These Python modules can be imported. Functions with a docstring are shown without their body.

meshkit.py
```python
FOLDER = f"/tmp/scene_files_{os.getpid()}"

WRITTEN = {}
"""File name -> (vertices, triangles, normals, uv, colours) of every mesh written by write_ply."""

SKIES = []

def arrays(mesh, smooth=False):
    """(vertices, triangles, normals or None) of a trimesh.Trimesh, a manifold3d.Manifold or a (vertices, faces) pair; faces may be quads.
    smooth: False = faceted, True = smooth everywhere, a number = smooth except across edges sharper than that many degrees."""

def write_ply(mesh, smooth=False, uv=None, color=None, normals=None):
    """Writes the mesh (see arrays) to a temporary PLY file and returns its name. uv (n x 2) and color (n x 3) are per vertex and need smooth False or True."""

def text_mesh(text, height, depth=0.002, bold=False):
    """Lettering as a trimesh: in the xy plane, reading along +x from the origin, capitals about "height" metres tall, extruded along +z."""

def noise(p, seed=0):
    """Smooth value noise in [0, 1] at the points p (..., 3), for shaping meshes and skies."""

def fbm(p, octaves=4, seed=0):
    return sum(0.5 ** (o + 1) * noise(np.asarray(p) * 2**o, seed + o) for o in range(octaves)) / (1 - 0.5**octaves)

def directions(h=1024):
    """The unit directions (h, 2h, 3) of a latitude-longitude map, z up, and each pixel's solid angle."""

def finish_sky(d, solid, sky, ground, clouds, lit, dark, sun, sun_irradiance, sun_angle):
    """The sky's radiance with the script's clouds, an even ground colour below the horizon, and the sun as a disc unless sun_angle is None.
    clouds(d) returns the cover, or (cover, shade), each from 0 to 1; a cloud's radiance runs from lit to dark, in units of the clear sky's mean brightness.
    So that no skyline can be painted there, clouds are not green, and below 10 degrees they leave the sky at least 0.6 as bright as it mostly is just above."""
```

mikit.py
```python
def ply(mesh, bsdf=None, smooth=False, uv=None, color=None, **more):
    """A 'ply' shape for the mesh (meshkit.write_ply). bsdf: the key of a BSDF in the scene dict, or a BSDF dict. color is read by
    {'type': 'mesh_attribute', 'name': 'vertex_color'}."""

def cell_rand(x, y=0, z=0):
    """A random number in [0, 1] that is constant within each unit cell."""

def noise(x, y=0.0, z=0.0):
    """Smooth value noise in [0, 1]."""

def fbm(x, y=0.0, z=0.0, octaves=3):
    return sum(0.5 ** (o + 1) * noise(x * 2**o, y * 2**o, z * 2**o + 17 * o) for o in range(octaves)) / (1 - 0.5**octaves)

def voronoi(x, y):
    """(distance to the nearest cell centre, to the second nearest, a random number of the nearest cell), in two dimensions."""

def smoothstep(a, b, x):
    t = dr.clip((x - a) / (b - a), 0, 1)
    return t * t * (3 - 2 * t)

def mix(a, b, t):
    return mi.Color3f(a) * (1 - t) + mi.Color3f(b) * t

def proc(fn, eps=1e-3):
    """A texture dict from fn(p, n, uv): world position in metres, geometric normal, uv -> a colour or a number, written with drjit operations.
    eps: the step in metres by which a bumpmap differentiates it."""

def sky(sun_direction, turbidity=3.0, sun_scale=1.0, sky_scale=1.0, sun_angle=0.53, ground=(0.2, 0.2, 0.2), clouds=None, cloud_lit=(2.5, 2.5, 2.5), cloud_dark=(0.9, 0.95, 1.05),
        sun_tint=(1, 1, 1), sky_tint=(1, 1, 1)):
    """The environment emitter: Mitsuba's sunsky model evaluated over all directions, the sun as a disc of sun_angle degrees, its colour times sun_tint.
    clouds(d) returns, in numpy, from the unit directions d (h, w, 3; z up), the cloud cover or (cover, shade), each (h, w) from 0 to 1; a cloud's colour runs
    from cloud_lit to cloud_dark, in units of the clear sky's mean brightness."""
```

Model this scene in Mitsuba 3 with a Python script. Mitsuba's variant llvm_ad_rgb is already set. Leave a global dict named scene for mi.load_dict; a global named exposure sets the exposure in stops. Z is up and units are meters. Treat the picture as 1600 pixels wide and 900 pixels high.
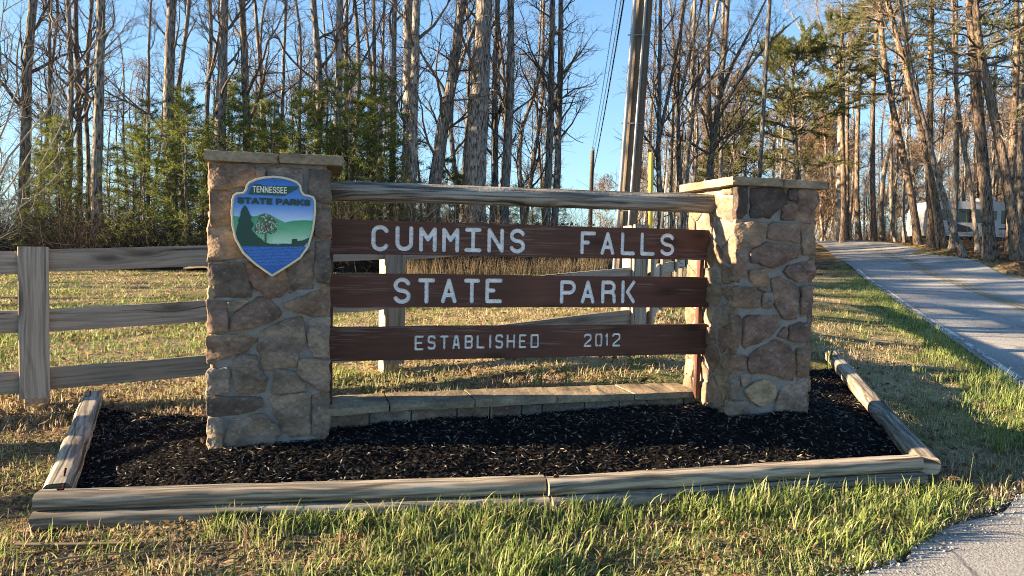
import math
import numpy as np
import mitsuba as mi
import drjit as dr
import trimesh
import shapely
from shapely.geometry import Polygon, LineString, Point, MultiPolygon, box as sbox
from shapely.ops import unary_union
from shapely import affinity
from scipy.interpolate import RBFInterpolator, CubicSpline
from scipy.spatial import Delaunay
import mikit, meshkit
from mikit import proc, noise, fbm, voronoi, cell_rand, smoothstep, mix, ply

T = mi.ScalarTransform4f
scene, labels = {}, {}
# ------------------------------------------------------------------ camera, sky, exposure
EYE = np.array([0, 0, 1.45])
PITCH, ROLL, FPX = 0.051, 0.020, 1155.0


def cam_axes():
    f = np.array([0, math.cos(PITCH), -math.sin(PITCH)])
    r = np.array([1.0, 0, 0])
    u = np.cross(r, f)
    return math.cos(ROLL) * r + math.sin(ROLL) * u, math.cos(ROLL) * u - math.sin(ROLL) * r, f


_R, _U, _F = cam_axes()
scene['camera'] = {'type': 'perspective', 'fov': 2 * math.degrees(math.atan(800 / FPX)), 'fov_axis': 'x', 'near_clip': 0.05, 'far_clip': 2000.0,
                   'to_world': T().look_at(origin=EYE.tolist(), target=(EYE + _F).tolist(), up=_U.tolist())}
SUN = np.array([-0.968, -0.126, 0.216])
scene['sky'] = mikit.sky(SUN.tolist(), turbidity=2.2, sun_scale=2.0, sky_scale=0.8, sun_tint=(0.87, 1.0, 1.48), sky_tint=(0.76, 0.95, 1.20))
exposure = 3.7

# ------------------------------------------------------------------ names, labels, mesh helpers
_used = {}


def numbered(name):
    n = _used.get(name, 0)
    _used[name] = n + 1
    return name if n == 0 else f'{name}_{n:03d}'


def tag(key, label=None, category=None, group=None, kind=None):
    d = labels.setdefault(key, {})
    for k, v in (('label', label), ('category', category), ('group', group), ('kind', kind)):
        if v:
            d[k] = v


def thing(name, label, category, group=None, kind=None):
    key = numbered(name)
    tag(key, label, category, group, kind)
    return key


def put(parent, name, shape, label=None, kind=None):
    key = numbered(f'{parent}__{name}')
    scene[key] = shape
    if name in ('crown', 'limbs', 'foliage', 'twigs', 'stems'):
        kind = 'stuff'
    if label or kind:
        tag(key, label, None, None, kind)
    return key


def nrm(a):
    a = np.asarray(a, float)
    return a / (np.linalg.norm(a, axis=-1, keepdims=True) + 1e-12)


class MB:
    """collects vertices, triangles, colours and uvs of one mesh"""

    def __init__(self):
        self.v, self.f, self.c, self.t, self.n = [], [], [], [], 0

    def add(self, v, f, color=None, uv=None):
        v = np.asarray(v, float)
        self.v.append(v)
        self.f.append(np.asarray(f, int) + self.n)
        if color is not None:
            self.c.append(np.broadcast_to(np.asarray(color, float), (len(v), 3)))
        if uv is not None:
            self.t.append(np.broadcast_to(np.asarray(uv, float), (len(v), 2)))
        self.n += len(v)
        return self

    def shape(self, bsdf, smooth=False):
        m = trimesh.Trimesh(np.vstack(self.v), np.vstack(self.f), process=False)
        return ply(m, bsdf, smooth, uv=np.vstack(self.t) if self.t else None, color=np.vstack(self.c) if self.c else None)


def tubes(P, R, sides=4, caps=False):
    """N polylines (N,K,3) with radii (N,K) as tubes: vertices and triangles"""
    P, R = np.asarray(P, float), np.asarray(R, float)
    N, K = P.shape[:2]
    t = nrm(np.gradient(P, axis=1))
    ref = np.where(np.abs(t[:, :1, 2:3]) < 0.8, np.array([0, 0, 1.0]), np.array([1.0, 0, 0]))
    a = nrm(np.cross(t, np.broadcast_to(ref, t.shape)))
    b = np.cross(t, a)
    ang = np.arange(sides) * 2 * math.pi / sides
    V = P[:, :, None] + R[:, :, None, None] * (np.cos(ang)[:, None] * a[:, :, None] + np.sin(ang)[:, None] * b[:, :, None])
    k, s = np.meshgrid(np.arange(K - 1), np.arange(sides), indexing='ij')
    q = np.stack([k * sides + s, k * sides + (s + 1) % sides, (k + 1) * sides + (s + 1) % sides, (k + 1) * sides + s], -1).reshape(-1, 4)
    f = np.vstack([q[:, [0, 1, 2]], q[:, [0, 2, 3]]])
    F = (f[None] + (np.arange(N) * K * sides)[:, None, None]).reshape(-1, 3)
    V = V.reshape(-1, 3)
    if caps:
        c0 = len(V)
        V = np.vstack([V, P[:, 0], P[:, -1]])
        ex = []
        for i in range(N):
            o = i * K * sides
            for s_ in range(sides):
                ex.append([c0 + i, o + (s_ + 1) % sides, o + s_])
                e = o + (K - 1) * sides
                ex.append([c0 + N + i, e + s_, e + (s_ + 1) % sides])
        F = np.vstack([F, ex])
    return V, F


def beam(p0, p1, prof, up=(0, 0, 1), stations=6, warp=0.0, rng=None, bow=None, seed=0.0, smooth=False, taper=None, lump=0.0):
    """cross-section prof (n,2: side, up) swept from p0 to p1, with end faces; uv = metres along and around. Returns MB."""
    p0, p1, prof = np.asarray(p0, float), np.asarray(p1, float), np.asarray(prof, float)
    L = np.linalg.norm(p1 - p0)
    d = (p1 - p0) / L
    s = nrm(np.cross(d, np.asarray(up, float)))
    n = np.cross(s, d)
    tt = np.linspace(0, 1, stations)
    closed = np.vstack([prof, prof[:1]])
    per = np.concatenate([[0], np.cumsum(np.linalg.norm(np.diff(closed, axis=0), axis=1))])
    V, UV = [], []
    for i, t in enumerate(tt):
        c = p0 + d * L * t
        if bow is not None:
            c = c + np.asarray(bow) * (4 * t * (1 - t))
        if rng is not None and warp:
            c = c + rng.normal(0, warp) * s + rng.normal(0, warp) * n
        sc = 1.0 if taper is None else 1 + (taper - 1) * t
        pr = closed * sc
        if lump:
            th = np.arctan2(closed[:, 1], closed[:, 0])
            q = np.stack([np.cos(th) * 1.5 + seed * 3, np.sin(th) * 1.5, np.full(len(th), t * L * 2.2)], -1)
            pr = pr * (1 + lump * (2 * meshkit.noise(q, 3) - 1 + 0.6 * (2 * meshkit.noise(q * 3.1, 5) - 1)))[:, None]
            pr[-1] = pr[0]
        V.append(c + pr[:, :1] * s + pr[:, 1:] * n)
        UV.append(np.stack([np.full(len(closed), t * L + seed * 7.31), per + seed * 1.7], -1))
    m = len(closed)
    V, UV = np.vstack(V), np.vstack(UV)
    k, j = np.meshgrid(np.arange(stations - 1), np.arange(m - 1), indexing='ij')
    q = np.stack([k * m + j, k * m + j + 1, (k + 1) * m + j + 1, (k + 1) * m + j], -1).reshape(-1, 4)
    F = np.vstack([q[:, [0, 1, 2]], q[:, [0, 2, 3]]])
    mb = MB()
    if not smooth:  # unshared vertices keep the faces flat
        mb.add(V[F].reshape(-1, 3), np.arange(F.size).reshape(-1, 3), uv=UV[F].reshape(-1, 2))
    else:
        mb.add(V, F, uv=UV)
    for e, rev in ((0, True), (stations - 1, False)):
        ring = V[e * m:(e + 1) * m - 1]
        c = ring.mean(0)
        v = np.vstack([ring, c])
        f = np.array([[len(ring), (i + 1) % len(ring), i] if rev else [len(ring), i, (i + 1) % len(ring)] for i in range(len(ring))])
        mb.add(v, f, uv=np.vstack([prof * 0.3 + seed * 5 + 3, [[seed * 5 + 3, seed * 5 + 3]]]))
    v = np.vstack(mb.v)
    f = np.vstack(mb.f)
    tm = trimesh.Trimesh(v, f, process=False)
    vol = np.einsum('ij,ij->i', v[f[:, 0]] - v.mean(0), np.cross(v[f[:, 1]] - v.mean(0), v[f[:, 2]] - v.mean(0))).sum()
    if vol < 0:
        mb.f = [x[:, ::-1] for x in mb.f]
    return mb


def rect(w, h, ch=0.004):
    w, h = w / 2, h / 2
    return np.array([[-w + ch, -h], [w - ch, -h], [w, -h + ch], [w, h - ch], [w - ch, h], [-w + ch, h], [-w, h - ch], [-w, -h + ch]])


def round_rect(w, h, r, n=4):
    pts = []
    for cx, cy, a0 in ((w / 2 - r, -h / 2 + r, -90), (w / 2 - r, h / 2 - r, 0), (-w / 2 + r, h / 2 - r, 90), (-w / 2 + r, -h / 2 + r, 180)):
        for i in range(n + 1):
            a = math.radians(a0 + 90 * i / n)
            pts.append([cx + r * math.cos(a), cy + r * math.sin(a)])
    return np.array(pts)


def tri_poly(poly):
    """triangulated shapely (multi)polygon: 2-D vertices, triangles"""
    vs, fs, n = [], [], 0
    for g in getattr(poly, 'geoms', [poly]):
        if g.is_empty or g.area < 1e-8:
            continue
        v, f = trimesh.creation.triangulate_polygon(g, engine='earcut')
        vs.append(v)
        fs.append(f + n)
        n += len(v)
    return np.vstack(vs), np.vstack(fs)


def grid_poly(poly, step, segment=None):
    """polygon filled with a fine triangulation: 2-D vertices, triangles"""
    poly = poly.segmentize(segment or step)
    x0, y0, x1, y1 = poly.bounds
    xs, ys = np.meshgrid(np.arange(x0, x1, step), np.arange(y0, y1, step))
    g = np.stack([xs.ravel(), ys.ravel()], -1)
    g = g[shapely.contains_xy(poly.buffer(-step * 0.45), g[:, 0], g[:, 1])] if len(g) else g
    b = np.vstack([np.array(poly.exterior.coords)[:-1]] + [np.array(i.coords)[:-1] for i in poly.interiors])
    v = np.vstack([b, g])
    f = Delaunay(v).simplices
    c = v[f].mean(1)
    f = f[shapely.contains_xy(poly, c[:, 0], c[:, 1])]
    a = v[f]
    ar = np.cross(a[:, 1] - a[:, 0], a[:, 2] - a[:, 0])
    f[ar < 0] = f[ar < 0][:, ::-1]
    return v, f[np.abs(ar) > 1e-10]


# ------------------------------------------------------------------ the sign's own frame: U along it (right), V to the back, z up
SA = 0.2635
SU, SV = np.array([math.cos(SA), math.sin(SA), 0]), np.array([-math.sin(SA), math.cos(SA), 0])
SO = np.array([1.531, 5.789, 0])
ZUP = np.array([0, 0, 1.0])


def at(U, V, z):
    return SO + np.multiply.outer(np.asarray(U, float), SU) + np.multiply.outer(np.asarray(V, float), SV) + np.multiply.outer(np.asarray(z, float), ZUP)


def slab(poly, v_front, depth, bsdf_color=None):
    """extruded outline in the sign plane: front face at V = v_front, going back by depth"""
    ms = [trimesh.creation.extrude_polygon(g, depth, engine='earcut') for g in getattr(poly, 'geoms', [poly]) if g.area > 1e-8]
    m = trimesh.util.concatenate(ms)
    v = np.array(m.vertices)
    mb = MB()
    mb.add(at(v[:, 0], v_front + depth - v[:, 2], v[:, 1]), np.array(m.faces), color=bsdf_color)
    return mb


STONES_L=[[(-3.594,1.943),(-3.48,1.943),(-3.338,1.93),(-3.333,1.878),(-3.343,1.841),(-3.421,1.807),(-3.528,1.792),(-3.591,1.79),(-3.598,1.876)],[(-3.269,1.925),(-3.058,1.931),(-3.048,1.86),(-3.062,1.812),(-3.163,1.797),(-3.264,1.808)],[(-3.328,1.915),(-3.279,1.922),(-3.278,1.818),(-3.333,1.816)],[(-3.006,1.923),(-2.872,1.915),(-2.874,1.726),(-2.938,1.724),(-3.005,1.756)],[(-3.586,1.78),(-3.475,1.779),(-3.446,1.76),(-3.446,1.584),(-3.475,1.573),(-3.586,1.567)],[(-3.596,1.547),(-3.465,1.542),(-3.416,1.47),(-3.391,1.377),(-3.509,1.363),(-3.601,1.348)],[(-2.971,1.68),(-2.867,1.684),(-2.869,1.519),(-2.97,1.51)],[(-2.968,1.48),(-2.88,1.49),(-2.877,1.224),(-2.956,1.226),(-2.971,1.298)],[(-3.596,1.336),(-3.391,1.339),(-3.369,1.257),(-3.358,1.131),(-3.593,1.13)],[(-3.377,1.351),(-3.332,1.312),(-3.231,1.254),(-3.151,1.319),(-3.136,1.227),(-3.147,1.167),(-3.173,1.131),(-3.249,1.123),(-3.324,1.186),(-3.369,1.245)],[(-3.136,1.328),(-2.988,1.416),(-2.979,1.288),(-2.987,1.191),(-3.13,1.167)],[(-3.165,1.072),(-3.074,1.126),(-2.876,1.199),(-2.866,1.157),(-2.877,1.013),(-2.98,1.013),(-3.05,1.035)],[(-3.604,1.107),(-3.496,1.101),(-3.491,0.93),(-3.589,0.914),(-3.605,0.917)],[(-3.485,1.101),(-3.363,1.107),(-3.419,1.06),(-3.48,1.046)],[(-3.474,0.989),(-3.413,1.06),(-3.279,1.149),(-3.257,1.137),(-3.177,1.036),(-3.182,1.006),(-3.357,0.941),(-3.469,0.924)],[(-3.607,0.884),(-3.567,0.896),(-3.363,0.894),(-3.318,0.863),(-3.379,0.799),(-3.524,0.754),(-3.607,0.72)],[(-3.29,0.917),(-3.188,0.97),(-3.044,1.011),(-3.032,0.866),(-3.072,0.769),(-3.089,0.697),(-3.278,0.677),(-3.295,0.749),(-3.312,0.815)],[(-3.003,0.975),(-2.969,0.999),(-2.886,1.004),(-2.889,0.751),(-2.979,0.756),(-3.008,0.829)],[(-3.457,0.74),(-3.424,0.77),(-3.323,0.768),(-3.312,0.69),(-3.257,0.61),(-3.277,0.533),(-3.379,0.524),(-3.435,0.549),(-3.452,0.657)],[(-3.607,0.682),(-3.491,0.688),(-3.479,0.634),(-3.49,0.551),(-3.607,0.523)],[(-3.06,0.733),(-2.882,0.723),(-2.878,0.53),(-2.93,0.534),(-3.077,0.648)],[(-3.204,0.681),(-3.095,0.648),(-3.042,0.586),(-3.024,0.537),(-3.226,0.529),(-3.226,0.579)],[(-3.611,0.513),(-3.289,0.497),(-3.289,0.448),(-3.435,0.406),(-3.609,0.401)],[(-3.249,0.507),(-3.003,0.518),(-2.997,0.254),(-3.116,0.241),(-3.162,0.273),(-3.209,0.385)],[(-2.981,0.505),(-2.873,0.508),(-2.891,0.246),(-2.979,0.253)],[(-3.612,0.383),(-3.518,0.383),(-3.521,0.194),(-3.612,0.196)],[(-3.468,0.371),(-3.288,0.394),(-3.208,0.33),(-3.18,0.274),(-3.231,0.204),(-3.501,0.205),(-3.507,0.241)]]
STONES_R=[[(-0.014,1.952),(0.08,1.951),(0.082,1.754),(0.048,1.717),(-0.022,1.708)],[(0.116,1.942),(0.384,1.953),(0.43,1.887),(0.419,1.855),(0.273,1.734),(0.124,1.735)],[(0.428,1.939),(0.488,1.942),(0.486,1.862),(0.437,1.871)],[(0.513,1.943),(0.664,1.959),(0.669,1.711),(0.506,1.699),(0.519,1.821)],[(0.385,1.811),(0.432,1.834),(0.5,1.831),(0.499,1.715),(0.389,1.717)],[(-0.023,1.673),(0.12,1.688),(0.251,1.687),(0.238,1.581),(0.175,1.522),(-0.001,1.493),(-0.024,1.482)],[(0.265,1.655),(0.311,1.699),(0.532,1.673),(0.543,1.557),(0.414,1.564),(0.268,1.582)],[(0.55,1.679),(0.667,1.693),(0.672,1.461),(0.578,1.467)],[(0.118,1.464),(0.269,1.545),(0.527,1.514),(0.53,1.439),(0.326,1.357),(0.252,1.382),(0.144,1.401)],[(0.412,1.331),(0.459,1.374),(0.67,1.426),(0.682,1.377),(0.677,1.281),(0.551,1.253),(0.438,1.3)],[(-0.024,1.459),(0.094,1.453),(0.1,1.307),(0.008,1.264),(-0.019,1.274)],[(0.117,1.333),(0.272,1.345),(0.283,1.235),(0.237,1.181),(0.138,1.265)],[(0.311,1.277),(0.378,1.29),(0.542,1.215),(0.553,0.968),(0.425,0.978),(0.348,1.099)],[(0.569,1.215),(0.67,1.225),(0.671,0.972),(0.586,0.978)],[(-0.028,1.206),(0.174,1.207),(0.214,1.141),(0.205,1.064),(0.105,1.064),(-0.022,1.073)],[(0.199,1.208),(0.281,1.208),(0.276,1.18),(0.225,1.186)],[(0.245,1.158),(0.327,1.175),(0.342,1.119),(0.306,1.058),(0.249,1.064)],[(-0.028,1.022),(0.07,0.997),(0.061,0.754),(-0.017,0.752)],[(0.09,0.97),(0.12,0.997),(0.373,0.996),(0.396,0.918),(0.303,0.84),(0.117,0.764),(0.097,0.787)],[(0.453,0.923),(0.468,0.872),(0.458,0.827),(0.392,0.845)],[(0.492,0.917),(0.582,0.95),(0.658,0.938),(0.662,0.811),(0.602,0.797),(0.484,0.821)],[(-0.021,0.714),(0.126,0.703),(0.124,0.597),(-0.016,0.595)],[(0.145,0.686),(0.206,0.741),(0.368,0.811),(0.486,0.77),(0.522,0.702),(0.537,0.497),(0.354,0.558),(0.175,0.574),(0.142,0.619)],[(0.552,0.746),(0.653,0.768),(0.667,0.522),(0.576,0.507),(0.55,0.644)],[(-0.02,0.567),(0.069,0.554),(0.063,0.387),(-0.013,0.389)],[(0.082,0.554),(0.15,0.563),(0.165,0.518),(0.104,0.475)],[(0.117,0.441),(0.203,0.506),(0.304,0.514),(0.39,0.467),(0.387,0.376),(0.287,0.317),(0.236,0.33),(0.144,0.395)],[(0.4,0.376),(0.448,0.459),(0.666,0.499),(0.665,0.298),(0.391,0.285)],[(-0.014,0.365),(0.133,0.356),(0.169,0.271),(-0.01,0.256)]]
LETTERS=[[('C',-2.598,-2.475,1.424,1.607),('U',-2.433,-2.308,1.429,1.605),('M',-2.268,-2.141,1.428,1.602),('M',-2.105,-1.98,1.427,1.601),('I',-1.943,-1.816,1.431,1.605),('N',-1.776,-1.651,1.43,1.606),('S',-1.611,-1.49,1.428,1.608),('F',-1.064,-0.939,1.43,1.603),('A',-0.903,-0.788,1.429,1.603),('L',-0.74,-0.618,1.43,1.604),('L',-0.579,-0.454,1.429,1.606),('S',-0.415,-0.291,1.429,1.605)],[('S',-2.444,-2.32,1.059,1.244),('T',-2.271,-2.148,1.061,1.241),('A',-2.107,-1.992,1.063,1.24),('T',-1.943,-1.822,1.063,1.241),('E',-1.784,-1.656,1.064,1.243),('P',-1.216,-1.088,1.061,1.237),('A',-1.051,-0.938,1.061,1.237),('R',-0.889,-0.765,1.062,1.238),('K',-0.726,-0.608,1.062,1.241)],[('E',-2.29,-2.224,0.729,0.834),('S',-2.198,-2.138,0.733,0.835),('T',-2.106,-2.048,0.732,0.834),('A',-2.018,-1.962,0.733,0.835),('B',-1.93,-1.868,0.734,0.835),('L',-1.842,-1.78,0.735,0.834),('I',-1.749,-1.731,0.734,0.836),('S',-1.703,-1.642,0.733,0.838),('H',-1.618,-1.552,0.734,0.837),('E',-1.525,-1.465,0.733,0.837),('D',-1.436,-1.369,0.733,0.837),('2',-1.019,-0.954,0.734,0.835),('0',-0.928,-0.867,0.736,0.837),('1',-0.841,-0.817,0.738,0.837),('2',-0.789,-0.72,0.734,0.838)]]
EMBLEM={'outline':[(-3.222,1.875),(-3.282,1.866),(-3.331,1.851),(-3.365,1.833),(-3.381,1.81),(-3.385,1.786),(-3.397,1.77),(-3.433,1.765),(-3.454,1.749),(-3.463,1.721),(-3.467,1.644),(-3.462,1.562),(-3.443,1.48),(-3.399,1.398),(-3.33,1.332),(-3.228,1.257),(-3.13,1.322),(-3.059,1.372),(-3.009,1.447),(-2.981,1.554),(-2.969,1.66),(-2.971,1.734),(-2.984,1.759),(-3.011,1.767),(-3.039,1.77),(-3.053,1.788),(-3.059,1.823),(-3.082,1.847),(-3.122,1.862),(-3.173,1.872)],'state':[(-3.339,1.818),(-3.294,1.821),(-3.292,1.813),(-3.075,1.816),(-3.084,1.8),(-3.16,1.755),(-3.368,1.757),(-3.357,1.785)],'dark':[(-3.387,1.69),(-3.375,1.678),(-3.365,1.656),(-3.357,1.635),(-3.347,1.622),(-3.352,1.601),(-3.335,1.579),(-3.348,1.544),(-3.325,1.516),(-3.308,1.499),(-3.289,1.487),(-3.276,1.471),(-3.241,1.46),(-3.191,1.458),(-3.161,1.463),(-3.115,1.46),(-3.111,1.492),(-3.082,1.494),(-3.08,1.48),(-3.05,1.485),(-2.999,1.509),(-3.019,1.474),(-3.041,1.447),(-3.407,1.441),(-3.423,1.47),(-3.438,1.506),(-3.43,1.563),(-3.422,1.581),(-3.425,1.599),(-3.413,1.62),(-3.411,1.646),(-3.401,1.672)],'farhill':[(-3.453,1.624),(-3.409,1.619),(-3.36,1.622),(-3.316,1.628),(-3.276,1.646),(-3.241,1.637),(-3.207,1.619),(-3.156,1.593),(-3.101,1.572),(-3.06,1.51),(-3.261,1.463),(-3.443,1.48)],'righthill':[(-3.201,1.569),(-3.151,1.593),(-3.106,1.605),(-3.05,1.609),(-2.984,1.609),(-2.991,1.511),(-3.019,1.468),(-3.115,1.461),(-3.261,1.463),(-3.241,1.526)],'light':[(-3.191,1.564),(-3.141,1.558),(-3.08,1.536),(-3.019,1.509),(-3.004,1.503),(-3.06,1.478),(-3.116,1.466),(-3.231,1.464),(-3.221,1.506)],'crown':[(-3.271,1.646),(-3.241,1.639),(-3.221,1.615),(-3.201,1.6),(-3.193,1.559),(-3.206,1.527),(-3.236,1.518),(-3.266,1.52),(-3.301,1.514),(-3.335,1.534),(-3.342,1.565),(-3.32,1.587),(-3.311,1.618),(-3.291,1.637)]}
EM_TXT=[(-3.334,1.77),(-3.148,1.774),(-3.334,1.808),(-3.428,1.701),(-3.006,1.696),(-3.428,1.736)]
EM_WATER=1.445
# ------------------------------------------------------------------ materials
def rgb(*c):
    return {'type': 'rgb', 'value': list(c)}


VC = {'type': 'mesh_attribute', 'name': 'vertex_color'}


def wood_fn(dark, light, fine=70.0, swirl=0.0, weather=0.0):
    def fn(p, n, uv):
        x, y = uv.x, uv.y
        w = (fbm(x * 1.3, y * 6.0, 1.0) - 0.5) * (0.018 + swirl)
        kx, ky, kid = voronoi(x * 0.9 + 3.1, y * 4.0)
        knot = dr.exp(-dr.square(kx * 7.0)) * dr.select(kid > 0.55, 1.0, 0.0)
        yy = y + w + knot * 0.05
        g = noise(x * 3.0, yy * fine, 2.0) * 0.6 + noise(x * 9.0, yy * fine * 2.7, 5.0) * 0.4
        big = fbm(x * 0.8, y * 5.0, 9.0)
        crack = smoothstep(0.70, 0.86, noise(x * 0.9, yy * 55.0, 12.0)) * smoothstep(0.35, 0.6, noise(x * 2.0, y * 3.0, 31.0))
        t = dr.clip(smoothstep(0.25, 0.72, g) * 0.8 + (big - 0.5) * 0.65 + 0.08, 0, 1)
        ring = dr.sin((y * 26.0 + fbm(x * 0.7, y * 2.2, 3.0) * 7.0 + noise(x * 2.6, y * 9.0, 6.0) * 0.7 + knot * 2.0) * 3.14159)
        lines = smoothstep(0.35, 0.95, ring) * (0.35 + 0.65 * noise(x * 1.3, y * 5.0, 17.0))
        c = mix(dark, light, t) * (1.08 - weather * lines)
        c = c * (1 - 0.6 * knot) * (1 - 0.72 * crack)
        return c * (0.8 + 0.4 * cell_rand(dr.floor(x / 7.31 + 0.02), 3.0))
    return fn


def sign_fn(p, n, uv):  # brown stain, worn to bare wood along the top and bottom edges and in the grain
    x, y = uv.x, uv.y
    yy = y + (fbm(x * 1.5, y * 5.0, 4.0) - 0.5) * 0.08
    g = noise(x * 2.5, yy * 75.0) * 0.6 + noise(x * 8.0, yy * 190.0, 3.0) * 0.4
    kx, ky, kid = voronoi(x * 1.7 + 0.4, y * 4.5 + 0.3)
    knot = dr.exp(-dr.square(kx * 6.0)) * dr.select(kid > 0.62, 1.0, 0.0)
    c = mix((0.066, 0.027, 0.019), (0.130, 0.054, 0.036), g * 0.8 + 0.35 * fbm(x * 1.1, y * 3.0, 7.0) - 0.08)
    c = c * (1 - 0.6 * knot)
    scr = smoothstep(0.62, 0.80, noise(x * 6.0, y * 150.0, 9.0)) * smoothstep(0.42, 0.66, fbm(x * 2.2, y * 9.0, 14.0))
    c = c * (0.75 + 0.5 * fbm(x * 3.0, y * 2.0, 21.0))
    return mix(c, (0.25, 0.2, 0.17), scr * 0.4)


def stone_fn(p, n, uv):
    a, b = fbm(p.x * 11, p.y * 11, p.z * 11), fbm(p.x * 48 + 7, p.y * 48, p.z * 54)
    vein = smoothstep(0.035, 0.0, dr.abs(fbm(p.x * 10 + uv.y * 9, p.y * 10, p.z * 12) - 0.5))
    band = noise(p.x * 4 + uv.y * 31, p.y * 4, p.z * 14 + uv.y * 17)
    t = uv.x * 4.0
    c = mix((0.170, 0.118, 0.082), (0.132, 0.086, 0.068), smoothstep(0, 1, t))
    c = mix(c, (0.165, 0.137, 0.112), smoothstep(1, 2, t))
    c = mix(c, (0.066, 0.050, 0.042), smoothstep(2, 3, t))
    c = mix(c, (0.215, 0.172, 0.108), smoothstep(3, 4, t))
    c = mix(c, (0.21, 0.15, 0.09), smoothstep(0.5, 0.75, band) * 0.4 * (1 - smoothstep(2.3, 2.8, t) * (1 - smoothstep(3.2, 3.6, t))))
    c = c * 1.25 * (0.35 + 1.3 * a) * (0.6 + 0.8 * b) * (0.8 + 0.4 * uv.y)
    c = c * (1 - 0.22 * vein) * (0.82 + 0.36 * noise(p.x * 160, p.y * 160, p.z * 160))
    return mix(c, (0.36, 0.33, 0.30), smoothstep(0.68, 0.80, b) * 0.3)


def stone_bump(p, n, uv):
    return fbm(p.x * 26, p.y * 26, p.z * 26) * 0.6 + noise(p.x * 80, p.y * 80, p.z * 80) * 0.3 + noise(p.x * 170, p.y * 170, p.z * 170) * 0.15


def mortar_fn(p, n, uv):
    a = fbm(p.x * 14, p.y * 14, p.z * 14)
    return mix((0.165, 0.160, 0.152), (0.30, 0.293, 0.275), a) * (0.8 + 0.4 * noise(p.x * 120, p.y * 120, p.z * 120))


def cap_fn(p, n, uv):
    a, b = fbm(p.x * 6, p.y * 6, p.z * 12), noise(p.x * 60, p.y * 60, p.z * 60)
    return mix((0.19, 0.155, 0.11), (0.36, 0.29, 0.195), smoothstep(0.25, 0.75, a)) * (0.75 + 0.5 * b) * (0.85 + 0.3 * uv.y)


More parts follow.
